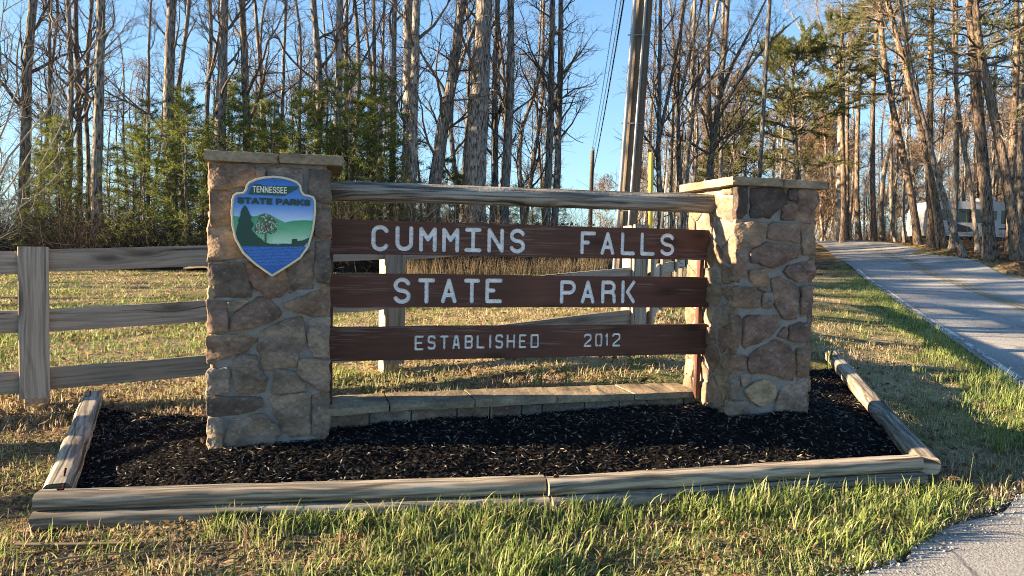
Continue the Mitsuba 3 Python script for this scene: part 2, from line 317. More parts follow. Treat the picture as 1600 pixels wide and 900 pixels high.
def bark_fn(p, n, uv):
    r = noise(p.x * 26, p.y * 26, p.z * 4.5) * 0.55 + noise(p.x * 60, p.y * 60, p.z * 11) * 0.45
    patch = fbm(p.x * 3, p.y * 3, p.z * 1.1)
    c = mix((0.21, 0.192, 0.172), (0.20, 0.152, 0.118), uv.x)
    c = c * (0.10 + 1.75 * smoothstep(0.15, 0.85, r)) * (0.45 + 1.0 * uv.y)
    return mix(c, (0.27, 0.27, 0.235), smoothstep(0.58, 0.74, patch) * 0.4 * (1 - uv.x))


def bark_bump(p, n, uv):
    return noise(p.x * 26, p.y * 26, p.z * 4.5) * 0.7 + noise(p.x * 60, p.y * 60, p.z * 11) * 0.3


def road_q(p):  # metres to the left of the road's left edge
    return (5.86 - p.x) * 0.9363 + (p.y - 8.3) * 0.3512


def ground_fn(p, n, uv):
    a, b = fbm(p.x * 0.45, p.y * 0.45, 2.0, 4), fbm(p.x * 2.3, p.y * 2.3, 8.0, 3)
    f = noise(p.x * 28, p.y * 28, 3.0) * 0.5 + noise(p.x * 75, p.y * 75, 1.0) * 0.5
    straw, green, soil, litter = (0.34, 0.265, 0.155), (0.19, 0.19, 0.07), (0.10, 0.073, 0.05), (0.20, 0.13, 0.078)
    c = mix(straw, green, smoothstep(0.44, 0.62, a * 0.6 + b * 0.4))
    c = mix(c, soil, smoothstep(0.56, 0.72, b * 0.7 + f * 0.3))
    near = 1 - smoothstep(5.2, 7.0, p.y + 0.15 * p.x)
    c = mix(c, mix((0.07, 0.052, 0.036), (0.21, 0.155, 0.09), smoothstep(0.35, 0.75, f)), near * 0.85)
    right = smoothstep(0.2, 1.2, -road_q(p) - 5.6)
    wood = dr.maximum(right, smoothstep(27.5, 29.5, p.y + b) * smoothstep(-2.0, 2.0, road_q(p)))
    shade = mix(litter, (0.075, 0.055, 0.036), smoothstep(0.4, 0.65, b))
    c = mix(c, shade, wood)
    return c * (0.55 + 0.9 * f)


def ground_bump(p, n, uv):
    return fbm(p.x * 9, p.y * 9, 0.0, 3) * 0.25 + noise(p.x * 45, p.y * 45, 0.0) * 0.3 + noise(p.x * 110, p.y * 110, 0.0) * 0.2


def asphalt_fn(p, n, uv):
    g = noise(p.x * 95, p.y * 95, 1.0) * 0.5 + noise(p.x * 210, p.y * 210, 4.0) * 0.5
    a = fbm(p.x * 0.7, p.y * 0.7, 6.0)
    q = road_q(p)
    track = smoothstep(0.5, 1.0, dr.cos((q + 2.9) * 2.2)) * 0.18
    crk = smoothstep(0.02, 0.0, dr.abs(fbm(p.x * 1.1, p.y * 1.1, 3.0) - 0.5)) * smoothstep(0.40, 0.55, noise(p.x * 0.5, p.y * 0.5, 8.0))
    return mi.Color3f(0.26, 0.255, 0.245) * (0.55 + 0.85 * g) * (0.70 + 0.6 * a - track) * (1 - 0.5 * crk)


def asphalt_bump(p, n, uv):
    return noise(p.x * 110, p.y * 110, 1.0) * 0.6 + noise(p.x * 230, p.y * 230, 2.0) * 0.4


def paint_fn(p, n, uv):
    w = smoothstep(0.35, 0.65, noise(p.x * 25, p.y * 25, p.z * 60 + 2.0) * 0.5 + noise(p.x * 70, p.y * 70, p.z * 160) * 0.5)
    return mix((0.74, 0.74, 0.73), (0.92, 0.92, 0.91), w)


def diffuse(tex):
    return {'type': 'twosided', 'bsdf': {'type': 'diffuse', 'reflectance': tex}}


def bumped(inner, fn, scale, eps=0.002):
    return {'type': 'twosided', 'bsdf': {'type': 'bumpmap', 'arbitrary': proc(fn, eps), 'scale': scale, 'bsdf': inner}}


def prin(tex, rough, spec=0.3, **k):
    return {'type': 'principled', 'base_color': tex, 'roughness': rough, 'specular': spec, **k}


scene['m_stone'] = bumped(prin(proc(stone_fn), 0.8, 0.25), stone_bump, 0.012)
scene['m_mortar'] = bumped({'type': 'diffuse', 'reflectance': proc(mortar_fn)}, stone_bump, 0.008)
scene['m_cap'] = bumped({'type': 'diffuse', 'reflectance': proc(cap_fn)}, stone_bump, 0.004)
scene['m_fence'] = {'type': 'twosided', 'bsdf': prin(proc(wood_fn((0.225, 0.190, 0.150), (0.355, 0.305, 0.245), 75.0, 0.0, 0.28)), 0.75, 0.2)}
scene['m_timber'] = {'type': 'twosided', 'bsdf': prin(proc(wood_fn((0.135, 0.116, 0.092), (0.365, 0.325, 0.262), 60.0, 0.02, 0.62)), 0.75, 0.2)}
scene['m_sign'] = {'type': 'twosided', 'bsdf': prin(proc(sign_fn), 0.6, 0.3)}
scene['m_letter'] = diffuse(proc(paint_fn))
scene['m_painted'] = {'type': 'twosided', 'bsdf': prin(VC, 0.35, 0.5)}
scene['m_bark'] = bumped({'type': 'diffuse', 'reflectance': proc(bark_fn)}, bark_bump, 0.02, 0.004)
scene['m_twig'] = diffuse(VC)
scene['m_leaf'] = {'type': 'principledthin', 'base_color': VC, 'roughness': 0.6, 'diff_trans': 0.8, 'eta': 1.3}
scene['m_grass'] = {'type': 'principledthin', 'base_color': VC, 'roughness': 0.5, 'diff_trans': 0.9, 'eta': 1.3}
scene['m_chip'] = {'type': 'twosided', 'bsdf': prin(VC, 0.85, 0.12)}
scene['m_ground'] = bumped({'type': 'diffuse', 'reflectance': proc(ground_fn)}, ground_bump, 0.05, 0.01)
scene['m_asphalt'] = bumped(prin(proc(asphalt_fn), 0.75, 0.3), asphalt_bump, 0.004, 0.002)
scene['m_metal'] = {'type': 'twosided', 'bsdf': prin(rgb(0.25, 0.26, 0.275), 0.5, 0.4, metallic=0.4)}
scene['m_glass'] = {'type': 'twosided', 'bsdf': prin(rgb(0.012, 0.013, 0.015), 0.08, 0.6)}


# ------------------------------------------------------------------ the ground
GP = np.array([
    (-4, 3, -.08), (-2.5, 3.9, -.07), (0, 4.15, -.07), (2.9, 4.9, -.08), (3.3, 4.6, -.09), (0, 2, -.11), (4, 3, -.11), (-6, 2, -.1), (0, -3, -.15), (-8, -3, -.15), (8, -3, -.15),
    (-3.4, 6.1, .09), (-2, 5.7, .14), (-1.2, 6.1, .22), (.6, 6.6, .26), (2.0, 7.1, .22), (3.9, 9.0, .16), (3.2, 6.2, -.02), (4.5, 7.2, -.06), (5.6, 10, .06),
    (-3.8, 5.85, .1), (-1.18, 7.25, .21), (1.46, 8.66, .40), (2.2, 10.6, .50), (3.4, 14.6, .58), (-6.4, 4.4, 0), (-9, 3, 0),
    (-10, 8, .12), (-10, 15, .28), (-5, 15, .35), (0, 15, .5), (-20, 28, .4), (-8, 28, .45), (0, 28, .55), (-25, 10, .1), (-30, 20, .3),
    (5.86, 8.3, -.05), (7.3, 12, .09), (8.9, 16, .22), (11, 21.5, .46), (14.8, 31.8, .95), (20.5, 47.9, 1.8), (4.6, 4.8, -.1), (12, 8.3, -.05), (13.3, 12, .1), (15, 16, .24), (17, 21.5, .5),
    (20.4, 30, .9), (24.5, 45, 1.7), (22.6, 30.5, 1.35), (26.5, 32, 1.5), (27, 45, 2.3), (23.2, 34, 1.55), (26, 54, 2.6), (19, 22, .85), (17.2, 17, .5), (30, 52, 2.35),
    (-40, 60, .9), (0, 60, 1.1), (20, 60, 2.4), (45, 60, 3.0), (-40, 30, .4), (45, 32, 1.8), (60, 110, 3.9), (0, 110, 1.8), (-60, 110, 1.3), (9, 40, 1.0), (5, 28, .75), (8, 28, .75),
    (-120, 60, 1), (120, 60, 3), (-120, -60, -.5), (120, -60, -.5), (0, -80, -.5), (-200, 250, 3), (0, 250, 4), (200, 250, 6), (-70, 5, 0), (70, 8, .5)])
_rbf = RBFInterpolator(GP[:, :2], GP[:, 2], kernel='thin_plate_spline', smoothing=0.02)


def G(x, y):
    p = np.stack(np.broadcast_arrays(np.asarray(x, float), np.asarray(y, float)), -1)
    r = _rbf(p.reshape(-1, 2)).reshape(p.shape[:-1])
    return r


def axis_steps(lo, hi, near_lo, near_hi, fine, grow=1.12):
    a = list(np.arange(near_lo, near_hi + 1e-6, fine))
    s, x = fine, near_hi
    while x < hi:
        s *= grow
        x += s
        a.append(min(x, hi))
    s, x = fine, near_lo
    while x > lo:
        s *= grow
        x -= s
        a.insert(0, max(x, lo))
    return np.array(a)


def bumps(x, y):
    q = np.stack([x, y, np.zeros_like(x)], -1)
    return (meshkit.noise(q * 1.7) - .5) * 0.05 + (meshkit.noise(q * 5.0, 2) - .5) * 0.02


def road_dist(x, y):
    return (5.86 - x) * 0.9363 + (y - 8.3) * 0.3512


def sheet(xs, ys, zf):
    X, Y = np.meshgrid(xs, ys)
    Z = zf(X, Y)
    n, m = X.shape
    i, j = np.meshgrid(np.arange(n - 1), np.arange(m - 1), indexing='ij')
    q = np.stack([i * m + j, i * m + j + 1, (i + 1) * m + j + 1, (i + 1) * m + j], -1).reshape(-1, 4)
    return np.stack([X, Y, Z], -1).reshape(-1, 3), np.vstack([q[:, [0, 1, 2]], q[:, [0, 2, 3]]])


# road: left edge straight, the right edge drawing in a little far off
RY = np.concatenate([np.arange(-14, 30, 0.5), np.arange(30, 95, 1.5)])


def road_left(y):
    return 5.86 + 0.3751 * (y - 8.3) - 0.0045 * np.maximum(y - 40, 0) ** 2


def road_right(y):
    return road_left(y) + 6.0 - 0.035 * np.clip(y - 28, 0, 35)


APRON = Polygon([(-9, 0.6), (-2.4, 1.75), (0.3, 2.75), (1.53, 3.45), (2.0, 3.72), (2.51, 4.14), (3.06, 4.54), (3.5, 4.82), (4.0, 5.5), (4.6, 6.3), (5.2, 7.0), (5.5, 7.3), (6.2, 7.2), (6.6, 3), (6, -8), (-9, -8)])


def paved(x, y):
    a = (x > road_left(y) - 0.02) & (x < road_right(y) + 0.02) & (y < 93)
    return a | shapely.contains_xy(APRON, x, y)


def ground_z(x, y):
    # a shallow bed is cut under the pavement, so that the sheets above never meet the turf
    k = np.where(paved(x, y), -0.05, 0.0)
    return G(x, y) + bumps(x, y) * np.where(paved(x, y), 0.0, np.clip((np.hypot(x, y)) / 3, 0, 1)) + k


gx = axis_steps(-420, 420, -9, 14, 0.14)
gy = axis_steps(-120, 620, 2.2, 16, 0.14)
gv, gf = sheet(gx, gy, ground_z)
key = thing('ground', 'open verge and field of tan winter grass, soil and leaf litter', 'ground', kind='structure')
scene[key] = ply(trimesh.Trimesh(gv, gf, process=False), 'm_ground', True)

v, f = [], []
NX = 13
for i, y in enumerate(RY):
    for j in range(NX):
        t = j / (NX - 1)
        ed = 0.05 * (float(meshkit.noise(np.array([y * 1.3, j * 9.0, 0]))) - .5) * (j in (0, NX - 1))
        x = road_left(y) * (1 - t) + road_right(y) * t + ed
        v.append((x, y, 0.012 + 0.04 * math.sin(math.pi * t)))
v = np.array(v)
v[:, 2] += G(v[:, 0], v[:, 1])
i, j = np.meshgrid(np.arange(len(RY) - 1), np.arange(NX - 1), indexing='ij')
q = np.stack([i * NX + j, i * NX + j + 1, (i + 1) * NX + j + 1, (i + 1) * NX + j], -1).reshape(-1, 4)
road_f = np.vstack([q[:, [0, 1, 2]], q[:, [0, 2, 3]]])
key = thing('road', 'narrow grey asphalt road running uphill into the wood on the right', 'road', kind='structure')
scene[key] = ply(trimesh.Trimesh(v, road_f, process=False), 'm_asphalt', True)
scene['m_line'] = diffuse(proc(lambda p, n, uv: mix((0.22, 0.21, 0.2), mi.Color3f(0.62, 0.61, 0.58), smoothstep(0.30, 0.55, noise(p.x * 30, p.y * 30) * 0.5 + noise(p.x * 4, p.y * 4) * 0.5))))
scene['m_yellow'] = diffuse(proc(lambda p, n, uv: mix((0.22, 0.21, 0.19), mi.Color3f(0.45, 0.33, 0.06), smoothstep(0.40, 0.6, noise(p.x * 30, p.y * 30) * 0.5 + noise(p.x * 3, p.y * 3) * 0.5) * 0.75)))


def line_strip(off, w, y0, y1, mat, name, lab):
    ys = np.arange(y0, y1, 0.5)
    vv = []
    for y in ys:
        for e in (-w / 2, w / 2):
            x = road_left(y) + off + e
            t = (x - road_left(y)) / (road_right(y) - road_left(y))
            vv.append((x, y, 0.019 + 0.04 * math.sin(math.pi * t)))
    vv = np.array(vv)
    vv[:, 2] += G(vv[:, 0], vv[:, 1])
    k = np.arange(len(ys) - 1) * 2
    ff = np.vstack([np.stack([k, k + 1, k + 3], -1), np.stack([k, k + 3, k + 2], -1)])
    put('road', name, ply(trimesh.Trimesh(vv, ff, process=False), mat, True), lab)


line_strip(0.16, 0.10, 6.6, 32, 'm_line', 'edge_line', 'worn white line along the near edge of the road')
line_strip(2.86, 0.09, -2, 45, 'm_yellow', 'centre_line', 'faded left yellow centre line')
line_strip(3.08, 0.09, -2, 45, 'm_yellow', 'centre_line', 'faded right yellow centre line')

ap = APRON.buffer(0.12).buffer(-0.12).segmentize(0.12)
ext = np.array(ap.exterior.coords)
e2 = ext + (np.stack([meshkit.noise(np.c_[ext * 3.1, ext[:, :1] * 0], 4), meshkit.noise(np.c_[ext * 3.1, ext[:, :1] * 0], 9)], -1) - .5) * 0.16
v2, f2 = grid_poly(Polygon(e2).buffer(0), 0.3, 0.12)
z = G(v2[:, 0], v2[:, 1]) + 0.006
key = thing('pavement', 'pale grey asphalt apron in the bottom right corner', 'pavement', kind='structure')
scene[key] = ply(trimesh.Trimesh(np.c_[v2, z], f2, process=False), 'm_asphalt', True)

# ------------------------------------------------------------------ mulch bed
LEDGE_U = np.array([-2.90, -2.44, -1.75, -1.14, -0.5, 0.02])
LEDGE_F = np.interp(LEDGE_U, [-2.9, -2.44, -1.14, 0.13], [-.10, -.005, .058, .086])
LEDGE_B = np.interp(LEDGE_U, [-2.9, -2.44, -1.14, 0.13], [.362, .42, .461, .467])
tf0, tf1, tf2 = np.array([-2.52, 3.90]), np.array([0.215, 4.335]), np.array([2.765, 4.95])
tl1 = np.array([-3.44, 6.05])
tr0, tr1 = np.array([2.83, 4.93]), np.array([3.92, 9.05])
wall_line = [at(u_, v_ + 0.12, 0)[:2] for u_, v_ in zip(LEDGE_U[::-1], LEDGE_F[::-1])]
bed = Polygon([tf0, tf1, tf2, tr0, tr1 - [0.03, .5], at(1.0, 1.1, 0)[:2], at(0.35, 0.55, 0)[:2], *wall_line, at(-3.3, 0.5, 0)[:2], at(-3.75, 0.62, 0)[:2], tl1 - [-.05, .15]])


def M(x, y):
    d = np.stack([np.asarray(x) - SO[0], np.asarray(y) - SO[1]], -1)
    U, V = d @ SU[:2], d @ SV[:2]
    z = 0.190 + 0.018 * np.clip(U + 3.6, 0, 4.3) - 0.10 * np.clip((U - .75) / 1.0, 0, 1)
    s = np.clip((V + 1.15) / 0.75, 0, 1)
    q = np.stack([np.asarray(x), np.asarray(y), np.zeros_like(x)], -1)
    z = z - 0.165 * (1 - s * s * (3 - 2 * s)) + (meshkit.noise(q * 6.0, 7) - .5) * 0.03
    xy = np.stack([np.asarray(x), np.asarray(y)], -1)
    for a_, b_ in ((tf0, tl1), (tr0, tr1)):
        t_ = np.clip(((xy - a_) @ (b_ - a_)) / ((b_ - a_) @ (b_ - a_)), 0, 1)
        dd_ = np.clip(np.linalg.norm(xy - a_ - t_[..., None] * (b_ - a_), axis=-1) / .95, 0, 1)
        z = z - 0.16 * (1 - dd_ * dd_ * (3 - 2 * dd_)) * (1 - .45 * t_)
    far = np.clip((V - 0.3) / 1.2, 0, 1)
    z = z * (1 - far) + far * (G(np.asarray(x), np.asarray(y)) + 0.05)
    return np.maximum(z, G(np.asarray(x), np.asarray(y)) + 0.03)


vb, fb = grid_poly(bed, 0.06, 0.06)
top = np.c_[vb, M(vb[:, 0], vb[:, 1])]
nb = len(np.array(bed.segmentize(0.06).exterior.coords)) - 1
ring = np.c_[top[:nb, :2], top[:nb, 2] - 0.4]
k = np.arange(nb)
sk = np.vstack([np.stack([k, k + len(top), (k + 1) % nb + len(top)], -1), np.stack([k, (k + 1) % nb + len(top), (k + 1) % nb], -1)])
scene['m_mulch'] = bumped({'type': 'diffuse', 'reflectance': proc(lambda p, n, uv: mix((0.006, 0.006, 0.007), (0.032, 0.026, 0.022), noise(p.x * 40, p.y * 40) * noise(p.x * 120, p.y * 120)))}, ground_bump, 0.06, 0.01)
key = thing('mulch_bed', 'bed of black wood mulch around the stone sign inside the timbers', 'mulch bed', kind='structure')
scene[key] = ply(trimesh.Trimesh(np.vstack([top, ring]), np.vstack([fb, sk]), process=False), 'm_mulch', True)


# ------------------------------------------------------------------ stone pillars
def stone(poly, frame, seed, tone, proud=0.024):
    """one field stone: outline in face coordinates (a, z), rounded rim, uneven face"""
    r = np.random.default_rng(seed)
    p = Polygon(poly).buffer(0)
    p = getattr(p, 'geoms', [p])[0]
    q = p.buffer(-0.006).buffer(0.0135)
    if q.is_empty or q.geom_type != 'Polygon':
        q = p
    o = np.array(q.segmentize(0.022).exterior.coords)[:-1]
    if not q.exterior.is_ccw:
        o = o[::-1]
    o = o + (np.stack([meshkit.noise(np.c_[o * 26, o[:, :1] * 0 + seed], 1), meshkit.noise(np.c_[o * 26, o[:, :1] * 0 + seed], 2)], -1) - .5) * 0.016
    tn = nrm(np.roll(o, -1, 0) - np.roll(o, 1, 0))
    inn = np.stack([-tn[:, 1], tn[:, 0]], -1)
    n = len(o)

    def hgt(xy):
        c = o.mean(0)
        tl = r0[0] * (xy[:, 0] - c[0]) + r0[1] * (xy[:, 1] - c[1])
        fc = np.min([pl_[0] + pl_[1] * (xy[:, 0] - c[0]) + pl_[2] * (xy[:, 1] - c[1]) for pl_ in planes], 0)
        return proud + tl + np.clip(fc, -.022, 0) + (meshkit.noise(np.c_[xy * 13, xy[:, :1] * 0 + seed * 3.3], 3) - .5) * 0.026 + (meshkit.noise(np.c_[xy * 38, xy[:, :1] * 0 + seed], 4) - .5) * 0.012

    r0 = r.normal(0, 0.03, 2)
    planes = [(r.uniform(.002, .012), *r.normal(0, .14, 2)) for _ in range(4)]
    ring1, ring2 = o + inn * 0.001, o + inn * 0.006
    x0, y0, x1, y1 = q.bounds
    st = 0.034
    gx_, gy_ = np.meshgrid(np.arange(x0, x1, st), np.arange(y0, y1, st))
    g = np.stack([gx_.ravel(), gy_.ravel()], -1) + r.uniform(-.009, .009, (gx_.size, 2))
    g = g[shapely.contains_xy(q.buffer(-0.024), g[:, 0], g[:, 1])]
    topp = np.vstack([ring2, g])
    F = Delaunay(topp).simplices
    c = topp[F].mean(1)
    poly2 = Polygon(ring2)
    poly2 = poly2 if poly2.is_valid else poly2.buffer(0)
    F = F[shapely.contains_xy(poly2, c[:, 0], c[:, 1])]
    a = topp[F]
    ar = np.cross(a[:, 1] - a[:, 0], a[:, 2] - a[:, 0])
    F[ar < 0] = F[ar < 0][:, ::-1]
    v3 = np.vstack([np.c_[o, np.full(n, -0.03)], np.c_[ring1, hgt(ring1) - 0.007], np.c_[ring1, hgt(ring1) - 0.007], np.c_[topp, hgt(topp)]])
    k = np.arange(n)
    k1 = (k + 1) % n
    fs = [np.stack([k, k1, n + k1], -1), np.stack([k, n + k1, n + k], -1), np.stack([2 * n + k, 2 * n + k1, 3 * n + k1], -1), np.stack([2 * n + k, 3 * n + k1, 3 * n + k], -1), F + 3 * n]
    org, ea, en = frame
    V3 = org + v3[:, :1] * ea + v3[:, 1:2] * ZUP + v3[:, 2:] * en
    mb = MB()
    mb.add(V3, np.vstack(fs), uv=(tone, r.uniform(0.1, 0.9)))
    return mb.shape('m_stone', True)


def rubble(a0, a1, z0, z1, seed, size=0.2):
    """an irregular stone layout for a face: courses of uneven cells"""
    r = np.random.default_rng(seed)
    pts, z = [], z0
    row = 0
    while z < z1:
        hgt_ = size * r.uniform(0.6, 1.05)
        a = a0 - (row % 2) * size * 0.5
        while a < a1 + size:
            w = size * r.uniform(0.8, 1.7)
            pts.append((a + w / 2 + r.normal(0, .02), z + hgt_ / 2 + r.normal(0, .035)))
            a += w
        z += hgt_
        row += 1
    cells = shapely.voronoi_polygons(shapely.MultiPoint(pts), extend_to=sbox(a0 - 1, z0 - 1, a1 + 1, z1 + 1))
    out = []
    for c in cells.geoms:
        c = c.intersection(sbox(a0, z0, a1, z1)).buffer(-0.014)
        if c.geom_type == 'Polygon' and c.area > 0.002:
            out.append(list(c.exterior.coords)[:-1])
    return out


PZ0, PZ1 = 0.0, 1.955
TONE_L = [.05, .42, .5, .62, .0, .0, .35, .6, .66, .15, .4, .1, .3, .5, .3, .12, .42, .48, .45, .5, .4, .45, .66, .55, .5, .5, .5]
TONE_R = [.75, .74, .73, .3, .25, .05, .3, .05, .25, .3, .1, .05, .35, .35, .1, .3, .45, .08, .28, .3, .28, .2, .26, .12, .5, .55, .95, .4, .5]


def pillar(key, u0, u1, stones, tones, seed, clip):
    v0, v1 = -0.365, 0.345
    mb = MB()
    m = trimesh.creation.box(extents=(u1 - u0, v1 - v0, PZ1 - PZ0))
    m = m.subdivide().subdivide().subdivide()
    w = np.array(m.vertices) + [(u0 + u1) / 2, (v0 + v1) / 2, (PZ0 + PZ1) / 2]
    mb.add(at(w[:, 0], w[:, 1], w[:, 2]), np.array(m.faces))
    put(key, 'mortar', mb.shape('m_mortar', False))
    s = seed
    fr = (SO + SV * v0, SU, -SV)
    ext_ = sbox(u0 - 0.02, PZ0, u1 + 0.02, PZ1 - 0.004)
    for q, t in zip(stones, tones):
        s += 1
        q = Polygon(q).buffer(0).intersection(ext_)
        put(key, 'stone', stone(list(q.exterior.coords)[:-1], fr, s, t, 0.036 if t > .7 else 0.031))
    rt = np.random.default_rng(seed + 5)
    for frame, a0, a1 in (((SO + SU * u0, -SV, -SU), -v1 - .012, -v0 + .012), ((SO + SU * u1, SV, SU), v0 - .012, v1 + .012), ((SO + SV * v1, -SU, SV), -u1 - .012, -u0 + .012)):
        seed += 40
        for q in rubble(a0, a1, 0.1, PZ1 - 0.005, seed, 0.21):
            s += 1
            put(key, 'stone', stone(q, frame, s, float(rt.choice([0.02, .1, .3, .45, .9, .05])), 0.020))


def cap(key, u0, u1, splits, seed):
    r = np.random.default_rng(seed)
    v0, v1 = -0.415, 0.395
    for a, b in zip(splits[:-1], splits[1:]):
        m = trimesh.creation.box(extents=(b - a - 0.006, v1 - v0, 0.062)).subdivide().subdivide().subdivide().subdivide()
        w = np.array(m.vertices)
        d = (meshkit.noise(w * 15 + seed, 3)[:, None] - .5) * 0.012 + (meshkit.noise(w * 50 + seed, 4)[:, None] - .5) * 0.006
        edge = (np.abs(w[:, 2]) > 0.030)
        w = w + nrm(w * [0.3, 0.3, 3]) * d
        w[edge, :2] *= 0.992
        w += [(a + b) / 2, (v0 + v1) / 2 + r.normal(0, .004), PZ1 + 0.033 + r.normal(0, .002)]
        mb = MB()
        mb.add(at(w[:, 0], w[:, 1], w[:, 2]), np.array(m.faces), uv=(0.5, r.uniform(.3, .7)))
        put(key, 'cap_stone', mb.shape('m_cap', True))


PL = thing('stone_pillar', 'left stone pillar of mortared tan and grey field stone carrying the shield sign', 'pillar', 'stone pillars of the sign')
pillar(PL, -3.585, -2.905, STONES_L, TONE_L, 1000, None)
cap(PL, -3.62, -2.80, [-3.62, -3.19, -2.80], 3)
PR = thing('stone_pillar', 'right stone pillar by the road, its left side lit warm by the sun', 'pillar', 'stone pillars of the sign')
pillar(PR, 0.02, 0.675, STONES_R, TONE_R, 2000, None)
cap(PR, -0.068, 0.753, [-0.068, 0.36, 0.753], 8)

# low wall with flagstones between the pillars
LW = thing('low_stone_wall', 'low curved stone ledge wall between the pillars under the sign boards', 'wall')
U_ = np.linspace(-2.90, 0.02, 25)
Ff, Fb = np.interp(U_, LEDGE_U, LEDGE_F) + 0.045, np.interp(U_, LEDGE_U, LEDGE_B) - 0.045


def wall_piece(ua, ub, vf, vb, z0, z1, n=6, edge=0.0, seed=0):
    """a block following the curved wall, its faces slightly uneven"""
    us = np.linspace(ua, ub, n)
    vv = []
    zz = np.linspace(0, 1, 4)
    prof = [(0, t) for t in zz] + [(s, 1) for s in (0.08, 0.5, 0.92)] + [(1, t) for t in zz[::-1]] + [(s, 0) for s in (0.92, 0.5, 0.08)]
    for u in us:
        f_, b_ = vf(u), vb(u)
        for s, t in prof:
            vv.append((u, f_ + (b_ - f_) * s, z0 + (z1 - z0) * t))
    vv = np.array(vv)
    if edge:
        vv += (np.stack([meshkit.noise(vv * 14 + seed, k_) for k_ in (1, 2, 3)], -1) - .5) * edge
    P = at(vv[:, 0], vv[:, 1], vv[:, 2])
    m = len(prof)
    i, j = np.meshgrid(np.arange(n - 1), np.arange(m), indexing='ij')
    q = np.stack([i * m + j, i * m + (j + 1) % m, (i + 1) * m + (j + 1) % m, (i + 1) * m + j], -1).reshape(-1, 4)
    F = [q[:, [0, 2, 1]], q[:, [0, 3, 2]]]
    for e, fl in ((0, 1), (n - 1, 0)):
        c = np.array([[e * m, e * m + a, e * m + a + 1] for a in range(1, m - 1)])
        F.append(c[:, ::-1] if not fl else c)
    return P, np.vstack(F)


vf_ = lambda u: float(np.interp(u, LEDGE_U, LEDGE_F))
vb_ = lambda u: float(np.interp(u, LEDGE_U, LEDGE_B))
P, F = wall_piece(-2.9, 0.02, lambda u: vf_(u) + .055, lambda u: vb_(u) - .05, 0.0, 0.300, 20)
mb = MB()
mb.add(P, F)
put(LW, 'mortar', mb.shape('m_mortar', False))
joints = [-2.899, -2.46, -1.84, -1.20, -0.56, 0.018]
rl = np.random.default_rng(5)
for a, b in zip(joints[:-1], joints[1:]):
    P, F = wall_piece(a + 0.004, b - 0.004, vf_, vb_, 0.303, 0.352 + rl.normal(0, .002), 12, 0.010, a * 9)
    mb = MB()
    mb.add(P, F, uv=(0.5, rl.uniform(.2, .55)))
    put(LW, 'flagstone', mb.shape('m_cap', 45) if False else mb.shape('m_cap', False))
u = -2.89
while u < -0.02:
    w = min(rl.uniform(0.16, 0.36), 0.01 - u)
    P, F = wall_piece(u + 0.007, u + w - 0.007, lambda q: vf_(q) + .030 + rl.normal(0, .002), lambda q: vf_(q) + 0.09, 0.08, 0.297, 5, 0.008, u * 7)
    mb = MB()
    mb.add(P, F, uv=(float(rl.choice([.05, .3, .45, .6, .1, .9])), rl.uniform(.1, .7)))
    put(LW, 'stone', mb.shape('m_stone', False))
    u += w


# ------------------------------------------------------------------ sign boards with routed letters
def arc(cx, cy, rx, ry, a0, a1, n=14):
    t = np.radians(np.linspace(a0, a1, n))
    return np.stack([cx + rx * np.cos(t), cy + ry * np.sin(t)], -1).tolist()


